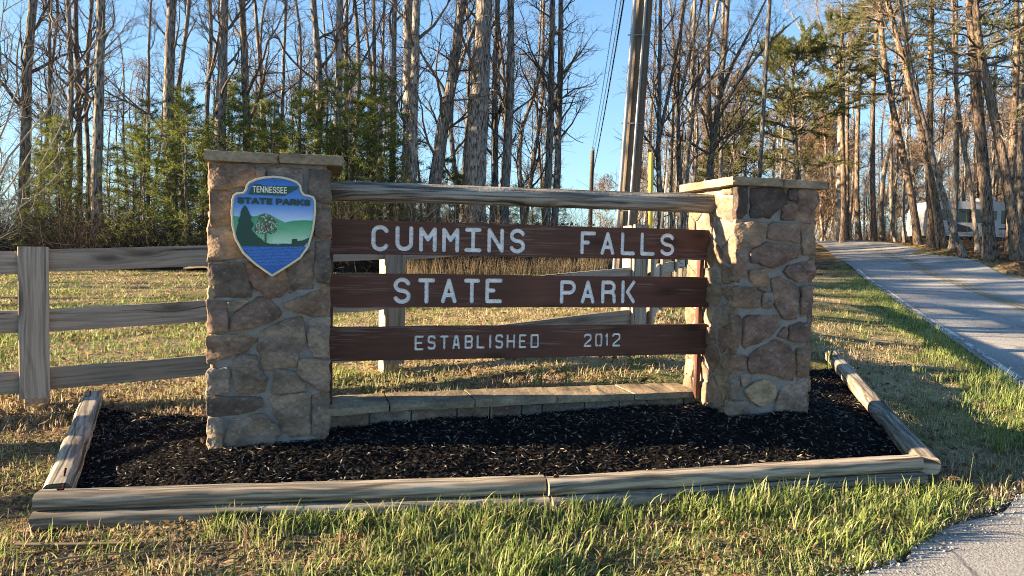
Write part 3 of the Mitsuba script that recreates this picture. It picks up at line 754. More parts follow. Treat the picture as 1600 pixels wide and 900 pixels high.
def strokes(ch, block):
    """the letter's centre lines in the unit square"""
    if block:
        c = 0.16
        return {'E': [[(1, 1), (0, 1), (0, 0), (1, 0)], [(0, .5), (.8, .5)]], 'S': [[(1, .86), (.86, 1), (.14, 1), (0, .86), (0, .6), (.14, .52), (.86, .48), (1, .38), (1, .14), (.86, 0), (.14, 0), (0, .12)]],
                'T': [[(0, 1), (1, 1)], [(.5, 1), (.5, 0)]], 'A': [[(0, 0), (.34, 1), (.66, 1), (1, 0)], [(.16, .3), (.84, .3)]], 'B': [[(0, 0), (0, 1), (.84, 1), (1, .88), (1, .64), (.86, .52), (0, .52)], [(.86, .52), (1, .4), (1, .12), (.84, 0), (0, 0)]],
                'L': [[(0, 1), (0, 0), (1, 0)]], 'I': [[(.5, 1), (.5, 0)]], 'H': [[(0, 0), (0, 1)], [(1, 0), (1, 1)], [(0, .5), (1, .5)]], 'D': [[(0, 0), (0, 1), (.9, 1), (1, .9), (1, .1), (.9, 0), (0, 0)]],
                '2': [[(0, .84), (0, .9), (.16, 1), (.84, 1), (1, .88), (1, .6), (.1, .16), (0, 0), (1, 0)]], '0': [[(.32, 1), (.1, 1), (0, .9), (0, .1), (.1, 0), (.32, 0)], [(.68, 1), (.9, 1), (1, .9), (1, .1), (.9, 0), (.68, 0)]],
                '1': [[(.1, .86), (.5, 1), (.5, 0)]]}[ch]
    return {'C': [arc(.5, .72, .5, .28, 25, 180) + arc(.5, .28, .5, .28, 180, 335)], 'U': [[(0, 1)] + arc(.5, .28, .5, .28, 180, 360) + [(1, 1)]], 'M': [[(0, 0), (0, 1), (.5, .5), (1, 1), (1, 0)]],
            'I': [[(.02, 1), (.98, 1)], [(.5, 1), (.5, 0)], [(0, 0), (1, 0)]], 'N': [[(0, 0), (0, 1), (1, 0), (1, 1)]], 'S': [arc(.5, .75, .48, .25, 20, 180, 10) + arc(.5, .75, .48, .25, 180, 255, 6)[1:] + arc(.5, .25, .5, .25, 75, 0, 6) + arc(.5, .25, .5, .25, 0, -160, 10)[1:]],
            'F': [[(1, 1), (0, 1), (0, 0)], [(0, .52), (.5, .52)]], 'A': [[(0, 0), (.5, 1), (1, 0)], [(.2, .3), (.8, .3)]], 'L': [[(0, 1), (0, 0), (1, 0)]], 'T': [[(0, 1), (1, 1)], [(.5, 1), (.5, 0)]],
            'E': [[(1, 1), (0, 1), (0, 0), (1, 0)], [(0, .52), (.48, .52)]], 'P': [[(0, 0), (0, 1), (.6, 1)] + arc(.6, .73, .4, .27, 90, -90, 10) + [(0, .46)]],
            'R': [[(0, 0), (0, 1), (.6, 1)] + arc(.6, .75, .36, .25, 90, -90, 10) + [(0, .5)], [(.6, .5), (.88, .42), (.98, .3), (1, 0)]], 'K': [[(0, 0), (0, 1)], [(1, 1), (.42, .5), (1, 0)]]}[ch]


def letter(ch, u0, u1, z0, z1, w, block):
    a, b = u0 + w / 2, u1 - w / 2
    if ch == 'I' and block or ch == '1':
        a, b = (u0 + u1) / 2 - 0.012, (u0 + u1) / 2 + 0.012
    c, d = z0 + w / 2, z1 - w / 2
    g = []
    for s in strokes(ch, block):
        p = np.array(s, float)
        g.append(LineString(np.c_[a + (b - a) * p[:, 0], c + (d - c) * p[:, 1]]).buffer(w / 2, quad_segs=5))
    g = unary_union(g)
    o = g.buffer(-w * 0.18, join_style='round').buffer(w * 0.18)
    return getattr(o if o.area > 0.7 * g.area else g, 'geoms', [o])[0] if (o.geom_type == 'Polygon') else g


BOARD_Z = [1.519, 1.151, 0.782]
BOARD_LAB = ['topmost brown plank with white letters CUMMINS FALLS', 'middle brown plank with white letters STATE PARK', 'lowest brown plank with smaller white letters ESTABLISHED 2012']
BT = 0.040
for bi, (zc, row) in enumerate(zip(BOARD_Z, LETTERS)):
    r = np.random.default_rng(70 + bi)
    bk = thing('sign_board', BOARD_LAB[bi] + ', fixed between the stone pillars', 'sign board', 'brown boards of the park sign')
    u0, u1, z0, z1 = -2.915, 0.012, zc - .1175, zc + .1175
    xs = np.linspace(u0, u1, 40)
    wob = lambda s: np.array([(float(meshkit.noise(np.array([x_ * 2.3, s, bi * 5.0]))) - .5) * 0.006 for x_ in xs])
    outline = Polygon(np.vstack([np.c_[xs, z0 + wob(1)], np.c_[xs, z1 + wob(4)][::-1]]))
    w = (0.030, 0.030, 0.0165)[bi]
    glyphs = [(ch, letter(ch, a, b, c, d, w, bi == 2)) for ch, a, b, c, d in row]
    front = outline.difference(unary_union([g for _, g in glyphs]))
    v2, f2 = tri_poly(front)
    mb = MB()
    fl = lambda f_: np.asarray(f_)
    uvo = np.array([bi * 3.7, bi * 0.9])
    mb.add(at(v2[:, 0], 0.0, v2[:, 1]), fl(f2), uv=v2 + uvo)
    v2, f2 = tri_poly(outline)
    mb.add(at(v2[:, 0], BT, v2[:, 1]), f2[:, ::-1], uv=v2 + uvo + 5)
    o = np.array(outline.exterior.coords)
    for a, b in zip(o[:-1], o[1:]):
        q = at([a[0], b[0], b[0], a[0]], [0, 0, BT, BT], [a[1], b[1], b[1], a[1]])
        mb.add(q, [[0, 2, 1], [0, 3, 2]], uv=np.array([[a[0], a[1]], [b[0], b[1]], [b[0], b[1] + BT], [a[0], a[1] + BT]]) + uvo)
    for _, g in glyphs:  # the walls of the routed grooves
        for rg in [x_ for g_ in getattr(g, 'geoms', [g]) for x_ in (g_.exterior, *g_.interiors)]:
            o = np.array(rg.coords)
            k = np.arange(len(o) - 1)
            n = len(o)
            P = np.vstack([at(o[:, 0], 0.0, o[:, 1]), at(o[:, 0], 0.011, o[:, 1])])
            mb.add(P, np.vstack([np.stack([k, k + 1, n + k + 1], -1), np.stack([k, n + k + 1, n + k], -1)]), uv=np.vstack([o, o + [0, .006]]) + uvo)
    put(bk, 'plank', mb.shape('m_sign', False))
    for ch, g in glyphs:
        v2, f2 = tri_poly(g)
        mb = MB()
        mb.add(at(v2[:, 0], 0.0095, v2[:, 1]), f2)
        put(bk, 'letter', mb.shape('m_letter', False))
for side, uu in (('right', -0.030), ('left', -2.87)):
    pk = thing('sign_post', f'narrow brown upright behind the board ends against the {side} stone pillar', 'post', 'brown uprights holding the sign boards')
    mb = beam(at(uu, 0.066, 0.3), at(uu, 0.066, 1.62), rect(0.038, 0.046), up=-SV, seed=9 + uu)
    scene[pk] = mb.shape('m_sign', False)

lk = thing('log_rail', 'peeled grey round log spanning the pillars above the sign boards', 'log')
th = np.linspace(0, 2 * math.pi, 29)[:-1]
mb = beam(at(-2.93, 0.01, 1.832), at(0.005, 0.005, 1.842), np.stack([np.cos(th), np.sin(th)], -1) * 0.068, stations=60, seed=21, smooth=True, lump=0.10, taper=1.04)
scene['m_log'] = bumped(prin(proc(wood_fn((0.085, 0.075, 0.064), (0.36, 0.325, 0.275), 60.0, 0.02, 0.5)), 0.75, 0.2), stone_bump, 0.004)
scene[lk] = mb.shape('m_log', True)

# ------------------------------------------------------------------ the shield
EK = thing('shield_sign', 'shield plaque with cream rim, blue sky, green hills and water on the left pillar', 'sign')
eo = Polygon(EMBLEM['outline']).buffer(0)
co = np.array(eo.exterior.coords)[:-1]
tck = np.vstack([co, co[:1]])
eo = Polygon(tck).buffer(0.012).buffer(-0.024).buffer(0.012).simplify(0.0008)
inner = eo.buffer(-0.0130)
put(EK, 'back_panel', slab(eo.buffer(-0.003), -0.421, 0.036, (0.35, 0.33, 0.28)).shape('m_painted', False))
rim = eo.difference(inner)
mb = slab(rim.buffer(-0.0025), -0.4365, 0.014, (0.66, 0.59, 0.42))
for k_, d_ in enumerate((0.0, 0.0012)):
    s_ = slab(rim.buffer(-d_), -0.432 - 0.0022 * k_, 0.010 - 0.001 * k_, (0.66, 0.59, 0.42))
    mb.add(np.vstack(s_.v), np.vstack(s_.f), (0.66, 0.59, 0.42))
put(EK, 'rim', mb.shape('m_painted', False))
field = inner.buffer(-0.001)
ez0, ez1 = field.bounds[1], field.bounds[3]
v2, f2 = grid_poly(field, 0.02, 0.02)
t = np.clip((v2[:, 1] - 1.60) / (ez1 - 1.62), 0, 1)[:, None]
skyc = np.array([.56, .70, .90]) * (1 - t) ** 1.0 + np.array([.020, .095, .46]) * t
skyc = np.where(t < 0.35, np.array([.56, .70, .90]) * (1 - t / .35) + np.array([.12, .30, .72]) * t / .35, np.array([.12, .30, .72]) * (1 - (t - .35) / .65) + np.array([.018, .150, .55]) * (t - .35) / .65)
mb = MB()
mb.add(at(v2[:, 0], -0.4235, v2[:, 1]), f2, color=skyc)
put(EK, 'sky_panel', mb.shape('m_painted', False), 'blue sky panel paling to white above the hills')


def hill(name, pts, vf, c_lo, c_hi, lab):
    g = Polygon(pts).buffer(0).buffer(0.004).buffer(-0.004).intersection(field)
    g = max(getattr(g, 'geoms', [g]), key=lambda x: x.area)
    m = trimesh.creation.extrude_polygon(g, 0.003, engine='earcut')
    v = np.array(m.vertices)
    zz = (v[:, 1] - v[:, 1].min()) / np.ptp(v[:, 1])
    mb_ = MB()
    mb_.add(at(v[:, 0], vf + 0.003 - v[:, 2], v[:, 1]), np.array(m.faces), color=np.outer(1 - zz, c_lo) + np.outer(zz, c_hi))
    put(EK, name, mb_.shape('m_painted', False), lab)


hill('far_hill', EMBLEM['farhill'], -0.4255, (.26, .60, .36), (.022, .30, .125), None)
hill('near_hill', EMBLEM['righthill'], -0.4270, (.38, .68, .46), (.018, .30, .115), None)
hill('meadow', EMBLEM['light'], -0.4285, (.52, .74, .56), (.05, .38, .16), None)
g = Polygon(EMBLEM['dark']).buffer(0).intersection(field)
put(EK, 'dark_shore', slab(max(getattr(g, 'geoms', [g]), key=lambda x: x.area), -0.4315, 0.005, (.006, .055, .040)).shape('m_painted', False), 'dark green evergreen and shoreline silhouette')
wz = EM_WATER
put(EK, 'water', slab(field.intersection(sbox(-5, 0, 0, wz)), -0.4300, 0.006, (.010, .105, .40)).shape('m_painted', False))
rr = np.random.default_rng(12)
wl = []
for i in range(13):
    zz = wz - 0.007 - i * 0.0088
    row = field.buffer(-0.006).intersection(sbox(-5, zz - 0.0011, 0, zz + 0.0011))
    if row.is_empty:
        continue
    a, _, b, _ = row.bounds
    x = a
    while x < b:
        w = rr.uniform(.05, .16)
        wl.append(sbox(x, zz - 0.0012, min(x + w, b), zz + 0.0010))
        x += w + rr.uniform(.004, .02)
put(EK, 'ripples', slab(unary_union(wl), -0.4310, 0.0012, (.085, .26, .62)).shape('m_painted', False), 'pale blue ripple lines on the water', 'stuff')
# flowering tree
cr = Polygon(EMBLEM['crown'])
cx, cz = cr.centroid.x, cr.centroid.y
tb = unary_union([LineString([(cx - .002, cz - .10), (cx, cz - .03), (cx + .004, cz + .03)]).buffer(.0042), LineString([(cx, cz - .035), (cx - .03, cz)]).buffer(.0022), LineString([(cx, cz - .03), (cx + .035, cz + .005)]).buffer(.0022), LineString([(cx, cz), (cx - .018, cz + .035)]).buffer(.0018), LineString([(cx, cz), (cx + .022, cz + .04)]).buffer(.0018)])
put(EK, 'blossom_tree_crown', slab(cr.buffer(-.006), -0.4300, 0.002, (.045, .25, .115)).shape('m_painted', False))
put(EK, 'blossom_tree_trunk', slab(tb, -0.4325, 0.003, (.10, .055, .035)).shape('m_painted', False))
for nm, col, nn, lab in (('leaf_dabs', (.015, .13, .065), 70, None), ('blossoms', (.62, .52, .47), 60, 'small cream and pink blossoms'), ('red_dabs', (.30, .06, .05), 22, None)):
    gs = []
    while len(gs) < nn:
        x, zz = rr.uniform(*cr.bounds[::2]), rr.uniform(*cr.bounds[1::2])
        if cr.buffer(-.004).contains(Point(x, zz)):
            gs.append(affinity.rotate(affinity.scale(Point(x, zz).buffer(0.0042, quad_segs=2), 1.3, .75), rr.uniform(0, 180)))
    put(EK, nm, slab(unary_union(gs), -0.4330 - 0.0008 * (nm == 'blossoms') - 0.0014 * (nm == 'red_dabs'), 0.002, col).shape('m_painted', False), lab, 'stuff')
put(EK, 'state_outline', slab(Polygon(EMBLEM['state']).buffer(0), -0.4290, 0.005, (.008, .070, .050)).shape('m_painted', False), 'dark green outline of the state behind the small cream letters')


def lettering(text, name, u0, u1, z0, z1, slope, vf, color, bold, lab, fat):
    m = meshkit.text_mesh(text, 1.0, 0.004, bold)
    v = np.array(m.vertices)
    v[:, 0] = u0 + (v[:, 0] - v[:, 0].min()) / np.ptp(v[:, 0]) * (u1 - u0)
    v[:, 1] = z0 + (v[:, 1] - v[:, 1].min()) / np.ptp(v[:, 1]) * (z1 - z0) + slope * (v[:, 0] - u0)
    tri = v[np.array(m.faces)]
    tri = tri[(tri[..., 2] > 0.003).all(1)]
    gl = unary_union([Polygon(t_[:, :2]).buffer(0.00015) for t_ in tri]).buffer(fat, quad_segs=2).simplify(0.0002)
    for g_ in sorted(getattr(gl, 'geoms', [gl]), key=lambda q_: q_.bounds[0]):
        put(EK, name, slab(g_, vf, 0.004, color).shape('m_painted', False), lab)


lettering('TENNESSEE', 'cream_letter', EM_TXT[0][0] - .008, EM_TXT[1][0] + .004, EM_TXT[0][1], EM_TXT[2][1], 0.0, -0.4320, (.80, .76, .62), False, None, .0007)
lettering('STATE PARKS', 'green_letter', EM_TXT[3][0], EM_TXT[4][0], EM_TXT[3][1], EM_TXT[5][1], 0.0, -0.4330, (.004, .045, .036), True, None, .0019)
mb = MB()
m = trimesh.creation.icosphere(1, 0.0042)
v = np.array(m.vertices)
mb.add(at(v[:, 0] - 3.215, v[:, 2] - .4255, v[:, 1] + ez1 - .018), m.faces, color=(.03, .03, .035))
put(EK, 'screw', mb.shape('m_painted', True))

# ------------------------------------------------------------------ landscape timbers
TP = round_rect(0.125, 0.094, 0.034, 4)
TIMB = [
    ('weathered landscape timber on top of the front edging, left half up to the joint', tf0, tf1, .062, .062, .0),
    ('weathered landscape timber on top of the front edging, right half from the joint', tf1 + [.012, -.03], tf2, .063, .068, .0),
    ('lower landscape timber of the front edging, left half half-buried in grass', tf0 + [0.0, -.03], tf1 + [0.02, -.03], -.034, -.034, .0),
    ('lower landscape timber of the front edging, right half behind the grass', tf1 + [.035, -.05], tf2 + [.02, -.03], -.033, -.030, .0),
    ('split ragged landscape timber along the left end of the mulch bed', tf0 + [.055, .085], tl1, .070, .165, .08),
    ('landscape timber slanting away along the right end of the mulch bed', tr0, tr1, .055, .265, .0),
]
for i, (lab, a, b, za, zb, lump) in enumerate(TIMB):
    k = thing('landscape_timber', lab, 'timber', 'landscape timbers edging the mulch bed')
    r = np.random.default_rng(300 + i)
    pr = TP * (1.1 if i == 4 else 1.0) * ([1.05, 1.0])
    if i == 4:
        pr = TP * [1.18, 1.15]
    if i == 5:
        pr = TP * [1.25, 1.3]
    mb = beam([*a, za], [*b, zb], pr, stations=26, warp=0.0015, rng=r, seed=31 + i * 2.3, smooth=True, lump=lump + 0.015)
    scene[k] = mb.shape('m_timber', True)
k = thing('landscape_timber', 'lower ragged timber under the left end of the edging', 'timber', 'landscape timbers edging the mulch bed')
scene[k] = beam([*(tf0 + [.11, .16]), -.03], [*(tl1 + [.06, -.02]), .06], TP * [1.1, 1.0], stations=24, rng=np.random.default_rng(9), warp=.004, seed=44, smooth=True, lump=0.14).shape('m_timber', True)
scene['m_rust'] = diffuse(rgb(0.055, 0.022, 0.014))
for (x, y, z, lab, up_) in ((-2.50, 4.10, .125, 'bent rusty spike on the split left timber, near its front end', (.01, .0, .05)), (-2.40, 3.93, .112, 'rusty spike at the left end of the front timber', (.004, 0, .035)), (-3.36, 5.86, .215, 'rusty spike at the far end of the split left timber', (0, .01, .045)), (.30, 4.33, .113, 'rusty spike beside the joint of the front timbers', (.0, 0, .03))):
    k = thing('iron_spike', lab, 'spike', 'rusty spikes pinning the timbers')
    V_, F_ = tubes([[(x - .03, y - .01, z), (x, y, z + .003), (x + up_[0] * .5, y + up_[1] * .5, z + up_[2] * .6), (x + up_[0], y + up_[1], z + up_[2])]], [[.006] * 4], 6, True)
    mb = MB()
    mb.add(V_, F_)
    scene[k] = mb.shape('m_rust', True)

# ------------------------------------------------------------------ fence
FD = nrm(np.array([1.46 + 3.80, 8.66 - 5.87, 0]))
FN = np.array([FD[1], -FD[0], 0])  # towards the camera
SPAN = 2.975


def fence_run(key, posts, dirs, tops, seed, cap_lab=None):
    """posts: base points; each with a 0.19 m post, a face board in front of the rails; rails between neighbours"""
    r = np.random.default_rng(seed)
    for i, (p, zt) in enumerate(zip(posts, tops)):
        d = dirs[min(i, len(dirs) - 1)]
        n = np.array([d[1], -d[0], 0])
        g = p[2]
        put(key, 'post', beam(p - n * .10 + [0, 0, -.35], p - n * .10 + [0, 0, zt - g - .012], rect(.165, .165, .006), up=-n, seed=seed + i * 1.9).shape('m_fence', False))
        put(key, 'face_board', beam(p + n * .0605 + [0, 0, .10], p + n * .0605 + [0, 0, zt - g], rect(.205, .036, .004), up=n, seed=seed + i * 2.7 + .4, stations=3, rng=r, warp=.001).shape('m_fence', False))
    for i in range(len(posts) - 1):
        a, b = posts[i], posts[i + 1]
        d = nrm(b - a)
        n = nrm(np.array([d[1], -d[0], 0]))
        for k_, off in enumerate((-.118, -.592, -1.062)):
            j = r.normal(0, .008, 2)
            w = .178 + r.normal(0, .003)
            A, B = a + n * .0115 + [0, 0, tops[i] - a[2] + off + j[0]], b + n * .0115 + [0, 0, tops[i + 1] - b[2] + off + j[1]]
            A, B = A + d * .004, B - d * .004
            put(key, 'rail', beam(A, B, rect(.038, w, .004), seed=seed + i * 3.1 + k_ * 1.3, stations=8, rng=r, warp=.0015).shape('m_fence', False))


P1 = np.array([-3.80, 5.87, 0.10])
posts = [P1 + FD * SPAN * i for i in (-2, -1, 0, 1, 2)]
zs = [0.0, 0.03, .10, .215, .43]
tops = [1.33, 1.35, 1.402, 1.53, 1.775]
posts = [np.array([p[0], p[1], z_]) for p, z_ in zip(posts, zs)]
FK = thing('wooden_fence', 'weathered three-rail board fence running behind the sign from the left', 'fence')
fence_run(FK, posts, [FD], tops, 51)
D2 = nrm(np.array([.64, 1.98, 0]))
posts2 = [posts[-1] + D2 * .12 + np.array([.13, .06, 0])] + [np.array([1.46, 8.66, 0]) + D2 * s for s in (2.05, 4.15, 6.3, 8.5)]
posts2 = [np.array([p[0], p[1], float(G(p[0], p[1]))]) for p in posts2]
FK2 = thing('wooden_fence', 'board fence turning away from the sign beside the road, seen between boards and right pillar', 'fence')
fence_run(FK2, posts2, [D2], [p[2] + 1.30 for p in posts2], 77)

# ------------------------------------------------------------------ poles and wires
scene['m_pole'] = bumped({'type': 'diffuse', 'reflectance': proc(lambda p, n, uv: mix((0.075, 0.062, 0.051), (0.185, 0.155, 0.125), noise(p.x * 40, p.y * 40, p.z * 1.6) * .6 + noise(p.x * 90, p.y * 90, p.z * 3) * .4))}, bark_bump, 0.006, 0.003)
scene['m_plastic'] = {'type': 'twosided', 'bsdf': prin(rgb(0.55, 0.40, 0.05), 0.5, 0.4)}
scene['m_wire'] = diffuse(rgb(0.03, 0.03, 0.035))


def mast(x0, y0, z0, x1, y1, z1, r0, r1, sides=16, n=8):
    t = np.linspace(0, 1, n)[:, None]
    return tubes([np.array([x0, y0, z0]) * (1 - t) + np.array([x1, y1, z1]) * t], [r0 + (r1 - r0) * t[:, 0]], sides, True)


def simple(parent, name, VF, mat, lab=None, smooth=True, uv=None):
    mb_ = MB()
    mb_.add(*VF, uv=uv)
    put(parent, name, mb_.shape(mat, smooth), lab)


sl = 0.045
UP = thing('utility_pole', 'thick wooden utility pole with metal conduits rising behind the sign boards', 'utility pole')
gz = float(G(1.93, 13))
simple(UP, 'pole', mast(1.93, 13, gz - .5, 1.93 + sl * 11, 13, gz + 10.5, .158, .128), 'm_pole')
simple(UP, 'conduit', mast(1.725, 12.86, gz - .3, 1.725 + sl * 11 + .02, 12.86, gz + 10, .034, .034, 10), 'm_metal', 'pale metal conduit on the left side of the pole')
simple(UP, 'conduit', mast(1.915, 12.805, gz - .3, 1.915 + sl * 11, 12.835, gz + 10, .022, .022, 8), 'm_metal', 'thin metal conduit up the front of the pole')
for zz in np.arange(1.6, 10, 1.5):
    c = np.array([1.93 + sl * zz, 13, gz + zz])
    q = np.stack([c + [-.24, -.13, 0], c + [-.1, -.16, 0.0], c + [.0, -.18, 0], c + [.1, -.15, 0]])
    simple(UP, 'strap', tubes([q], [[.012] * 4], 4, True), 'm_metal')
YG = thing('guy_wire_guard', 'yellow plastic guard tube on the guy wire beside the utility pole', 'guy wire guard')
simple(YG, 'guard', mast(2.335, 12.5, .45, 2.285, 12.5, 3.13, .042, .038, 10), 'm_plastic')
simple(YG, 'wire', mast(2.285, 12.5, 3.1, 2.40, 12.93, 10.4, .009, .009, 5), 'm_wire')
FP = thing('utility_pole', 'small distant utility pole under the wires in the sky gap', 'utility pole')
gz2 = float(G(4.66, 45))
simple(FP, 'pole', mast(4.64, 45, gz2 - .4, 4.70, 45, 7.55, .15, .12, 10), 'm_pole')
simple(FP, 'insulator', mast(4.70, 44.9, 7.55, 4.70, 44.9, 7.75, .05, .03, 8), 'm_metal')
SP = thing('utility_pole', 'slim dark straight pole rising behind the cap of the right pillar', 'utility pole')
gz3 = float(G(11.72, 36))
simple(SP, 'pole', mast(11.76, 36, gz3 - .4, 12.09, 36, 15.8, .115, .085, 10), 'm_bark', uv=(0.2, .25))
for lab, a, b, sag, rad in (('thick black cable running from the small distant pole up to the utility pole', (4.68, 44.9, 5.9), (2.33, 13, 9.5), .5, .022), ('upper thin power line from the small distant pole', (4.66, 44.9, 7.6), (2.27, 13, 10.4), .4, .012), ('lower thin power line beside the upper one', (4.76, 44.9, 7.4), (2.40, 13, 10.35), .45, .012)):
    k = thing('power_line', lab, 'power line', 'power lines in the sky gap')
    t = np.linspace(0, 1, 30)[:, None]
    q = np.array(a) * (1 - t) + np.array(b) * t - np.array([0, 0, sag]) * 4 * t * (1 - t)
    mb = MB()
    mb.add(*tubes([q], [[rad] * 30], 4))
    scene[k] = mb.shape('m_wire', True)
k = thing('wooden_stake', 'thin leaning wooden stake behind the fence corner', 'stake')
scene[k] = beam([2.26, 12, .4], [2.47, 12, 2.75], rect(.045, .03, .003), seed=61).shape('m_fence', False)

# ------------------------------------------------------------------ travel trailer behind the trees
RV = thing('travel_trailer', 'white travel trailer with dark swoosh stripes parked among the trees on the right', 'travel trailer')
rz = float(G(31, 50))
RX, RYY = 27.75, 50.0
prof = Polygon([(0.15, .62), (0.0, 1.2), (.05, 2.2), (.30, 2.82), (.7, 2.95), (8.6, 3.0), (8.75, 2.8), (8.8, .75), (8.7, .62)]).buffer(.06).buffer(-.06)


def rvbox(poly, y0, dep, mat, name, lab=None):
    ms = [trimesh.creation.extrude_polygon(g_, dep, engine='earcut') for g_ in getattr(poly, 'geoms', [poly])]
    m_ = trimesh.util.concatenate(ms)
    v_ = np.array(m_.vertices)
    simple(RV, name, (np.c_[RX + v_[:, 0], RYY + y0 + dep - v_[:, 2], rz + v_[:, 1]], np.array(m_.faces)), mat, lab, False)


scene['m_rv'] = {'type': 'twosided', 'bsdf': prin(rgb(.44, .45, .46), .4, .5)}
scene['m_dark'] = {'type': 'twosided', 'bsdf': prin(rgb(.03, .03, .035), .4, .4)}
scene['m_grey'] = {'type': 'twosided', 'bsdf': prin(rgb(.32, .33, .34), .4, .4)}
rvbox(prof, 0, 2.4, 'm_rv', 'body')
for (x0, z0, x1, z1) in ((.75, 1.75, 1.55, 2.35), (2.25, 1.6, 3.75, 2.4), (5.15, 1.55, 6.5, 2.35), (7.1, 1.6, 8.2, 2.35)):
    rvbox(sbox(x0, z0, x1, z1).buffer(.05), -.014, .012, 'm_glass', 'window')
rvbox(sbox(4.25, .72, 4.95, 2.55), -.02, .018, 'm_rv', 'door')
rvbox(sbox(4.4, 1.75, 4.8, 2.35), -.028, .006, 'm_glass', 'door_window')
sw = [Polygon([(.3, 1.95), (2.4, 1.75), (4.2, 1.55), (4.2, 1.48), (2.4, 1.62), (.3, 1.72)]), Polygon([(1.5, 1.0), (2.2, 1.45), (3.0, 1.25), (3.3, .95), (2.4, .88)]), Polygon([(5.0, 1.2), (8.7, 1.5), (8.7, 1.32), (5.0, 1.1)])]
for g in sw:
    rvbox(g, -.008, .006, 'm_dark', 'stripe')
for g in (sbox(.2, .70, 8.7, .86),):
    rvbox(g, -.009, .007, 'm_grey', 'stripe')
for x in (3.6, 4.65):
    m = trimesh.creation.cylinder(.36, .22, sections=20, transform=trimesh.transformations.rotation_matrix(math.pi / 2, [1, 0, 0]))
    v = np.array(m.vertices) + [RX + x, RYY + .12, rz + .36]
    wk = put(RV, 'wheel', MB().add(v, m.faces).shape('m_dark', False))
    m = trimesh.creation.cylinder(.19, .03, sections=16, transform=trimesh.transformations.rotation_matrix(math.pi / 2, [1, 0, 0]))
    put(wk, 'rim', MB().add(np.array(m.vertices) + [RX + x, RYY + .0, rz + .36], m.faces).shape('m_metal', False))
rvbox(sbox(.9, .40, 8.2, .60), .3, 1.8, 'm_dark', 'chassis')
rvbox(Polygon([(4.2, 3.0), (5.2, 3.0), (5.1, 3.28), (4.35, 3.28)]), .8, .8, 'm_rv', 'air_conditioner')


# ------------------------------------------------------------------ trees
def grow(rng, base, dirn, L, r0, K, wig, lift, thin=0.25):
    """N branches as polylines: positions (N,K,3), radii (N,K)"""
    N = len(base)
    P = np.zeros((N, K, 3))
    P[:, 0] = base
    d = nrm(dirn)
    step = (np.asarray(L) / (K - 1))[:, None]
    for k in range(1, K):
        d = nrm(d + rng.normal(0, wig, (N, 3)) + np.array([0, 0, lift]))
        P[:, k] = P[:, k - 1] + d * step
    t = np.linspace(0, 1, K)
    return P, np.asarray(r0)[:, None] * (1 - (1 - thin) * t)


def sprout(rng, P, R, n, t0, t1, ang, lfrac, lmin=0.0):
    """n side branches on each polyline: base, direction, length factor (by position), radius"""
    N, K = P.shape[:2]
    t = rng.uniform(t0, t1, (N, n))
    x = t * (K - 1)
    i = np.minimum(x.astype(int), K - 2)
    fr = (x - i)[..., None]
    ar = np.arange(N)[:, None]
    b = P[ar, i] * (1 - fr) + P[ar, i + 1] * fr
    tan = nrm(P[ar, i + 1] - P[ar, i])
    rd = rng.normal(size=(N, n, 3))
    perp = nrm(rd - (rd * tan).sum(-1, keepdims=True) * tan)
    a = np.radians(rng.uniform(*ang, (N, n)))[..., None]
    d = np.cos(a) * tan + np.sin(a) * perp
    Lp = np.linalg.norm(np.diff(P, axis=1), axis=-1).sum(1)[:, None]
    L = Lp * lfrac * (1.15 - 0.7 * t) * rng.uniform(.6, 1.2, (N, n)) + lmin
    r = R[ar, i] * 0.55
    return b.reshape(-1, 3), d.reshape(-1, 3), L.ravel(), r.ravel()


def trunk_mesh(pts, rad, sides, rng, flare=1.0):
    pts, rad = np.asarray(pts, float), np.asarray(rad, float)
    z = pts[:, 2] - pts[0, 2]
    rad = rad * (1 + 0.55 * flare * np.exp(-z / 0.35))
    V, F = tubes(pts[None], rad[None], sides)
    c = np.repeat(pts, sides, 0)
    off = V - c
    s = rng.uniform(0, 99)
    q = np.c_[off[:, :2] / (np.linalg.norm(off, axis=1, keepdims=True) + 1e-9) * 2.2, V[:, 2] * 1.4 + s]
    V = c + off * (1 + 0.16 * (meshkit.noise(q, 3) - .5) + 0.10 * (meshkit.noise(q * 2.7, 8) - .5))[:, None]
    return V, F


def needles(rng, P, n, length, width, spread, cols, from_k=1):
    """tufts of needle-like blades along the outer part of the twigs"""
    N, K = P.shape[:2]
    i = rng.integers(from_k, K, (N, n)).clip(1, K - 1)
    fr = rng.uniform(0, 1, (N, n))[..., None]
    ar = np.arange(N)[:, None]
    b = P[ar, i - 1] * (1 - fr) + P[ar, i] * fr
    tan = nrm(P[ar, i] - P[ar, i - 1])
    d = nrm(tan + rng.normal(0, spread, (N, n, 3)) + [0, 0, .12])
    s = nrm(np.cross(d, rng.normal(size=(N, n, 3))))
    L = length * rng.uniform(.6, 1.25, (N, n))[..., None]
    w = width * rng.uniform(.7, 1.3, (N, n))[..., None]
    mid = b + d * L * .45
    V = np.stack([b, mid + s * w, b + d * L, mid - s * w], 2).reshape(-1, 3)
    k = np.arange(N * n)[:, None] * 4
    F = np.vstack([k + [0, 1, 2], k + [0, 2, 3]])
    c = cols[rng.integers(0, len(cols), N * n)] * rng.uniform(.75, 1.25, (N * n, 1))
    return V, F, np.repeat(c, 4, 0)


TW_DARK, TW_GREY, TW_PALE, TW_TAN = (.105, .088, .075), (.13, .11, .092), (.24, .21, .175), (.19, .135, .088)
BARK = {'d': (0.15, 0.34), 'g': (0.1, 0.50), 'p': (0.0, 0.80), 't': (0.55, .62), 'r': (1.0, .42), 'k': (0.3, .18)}


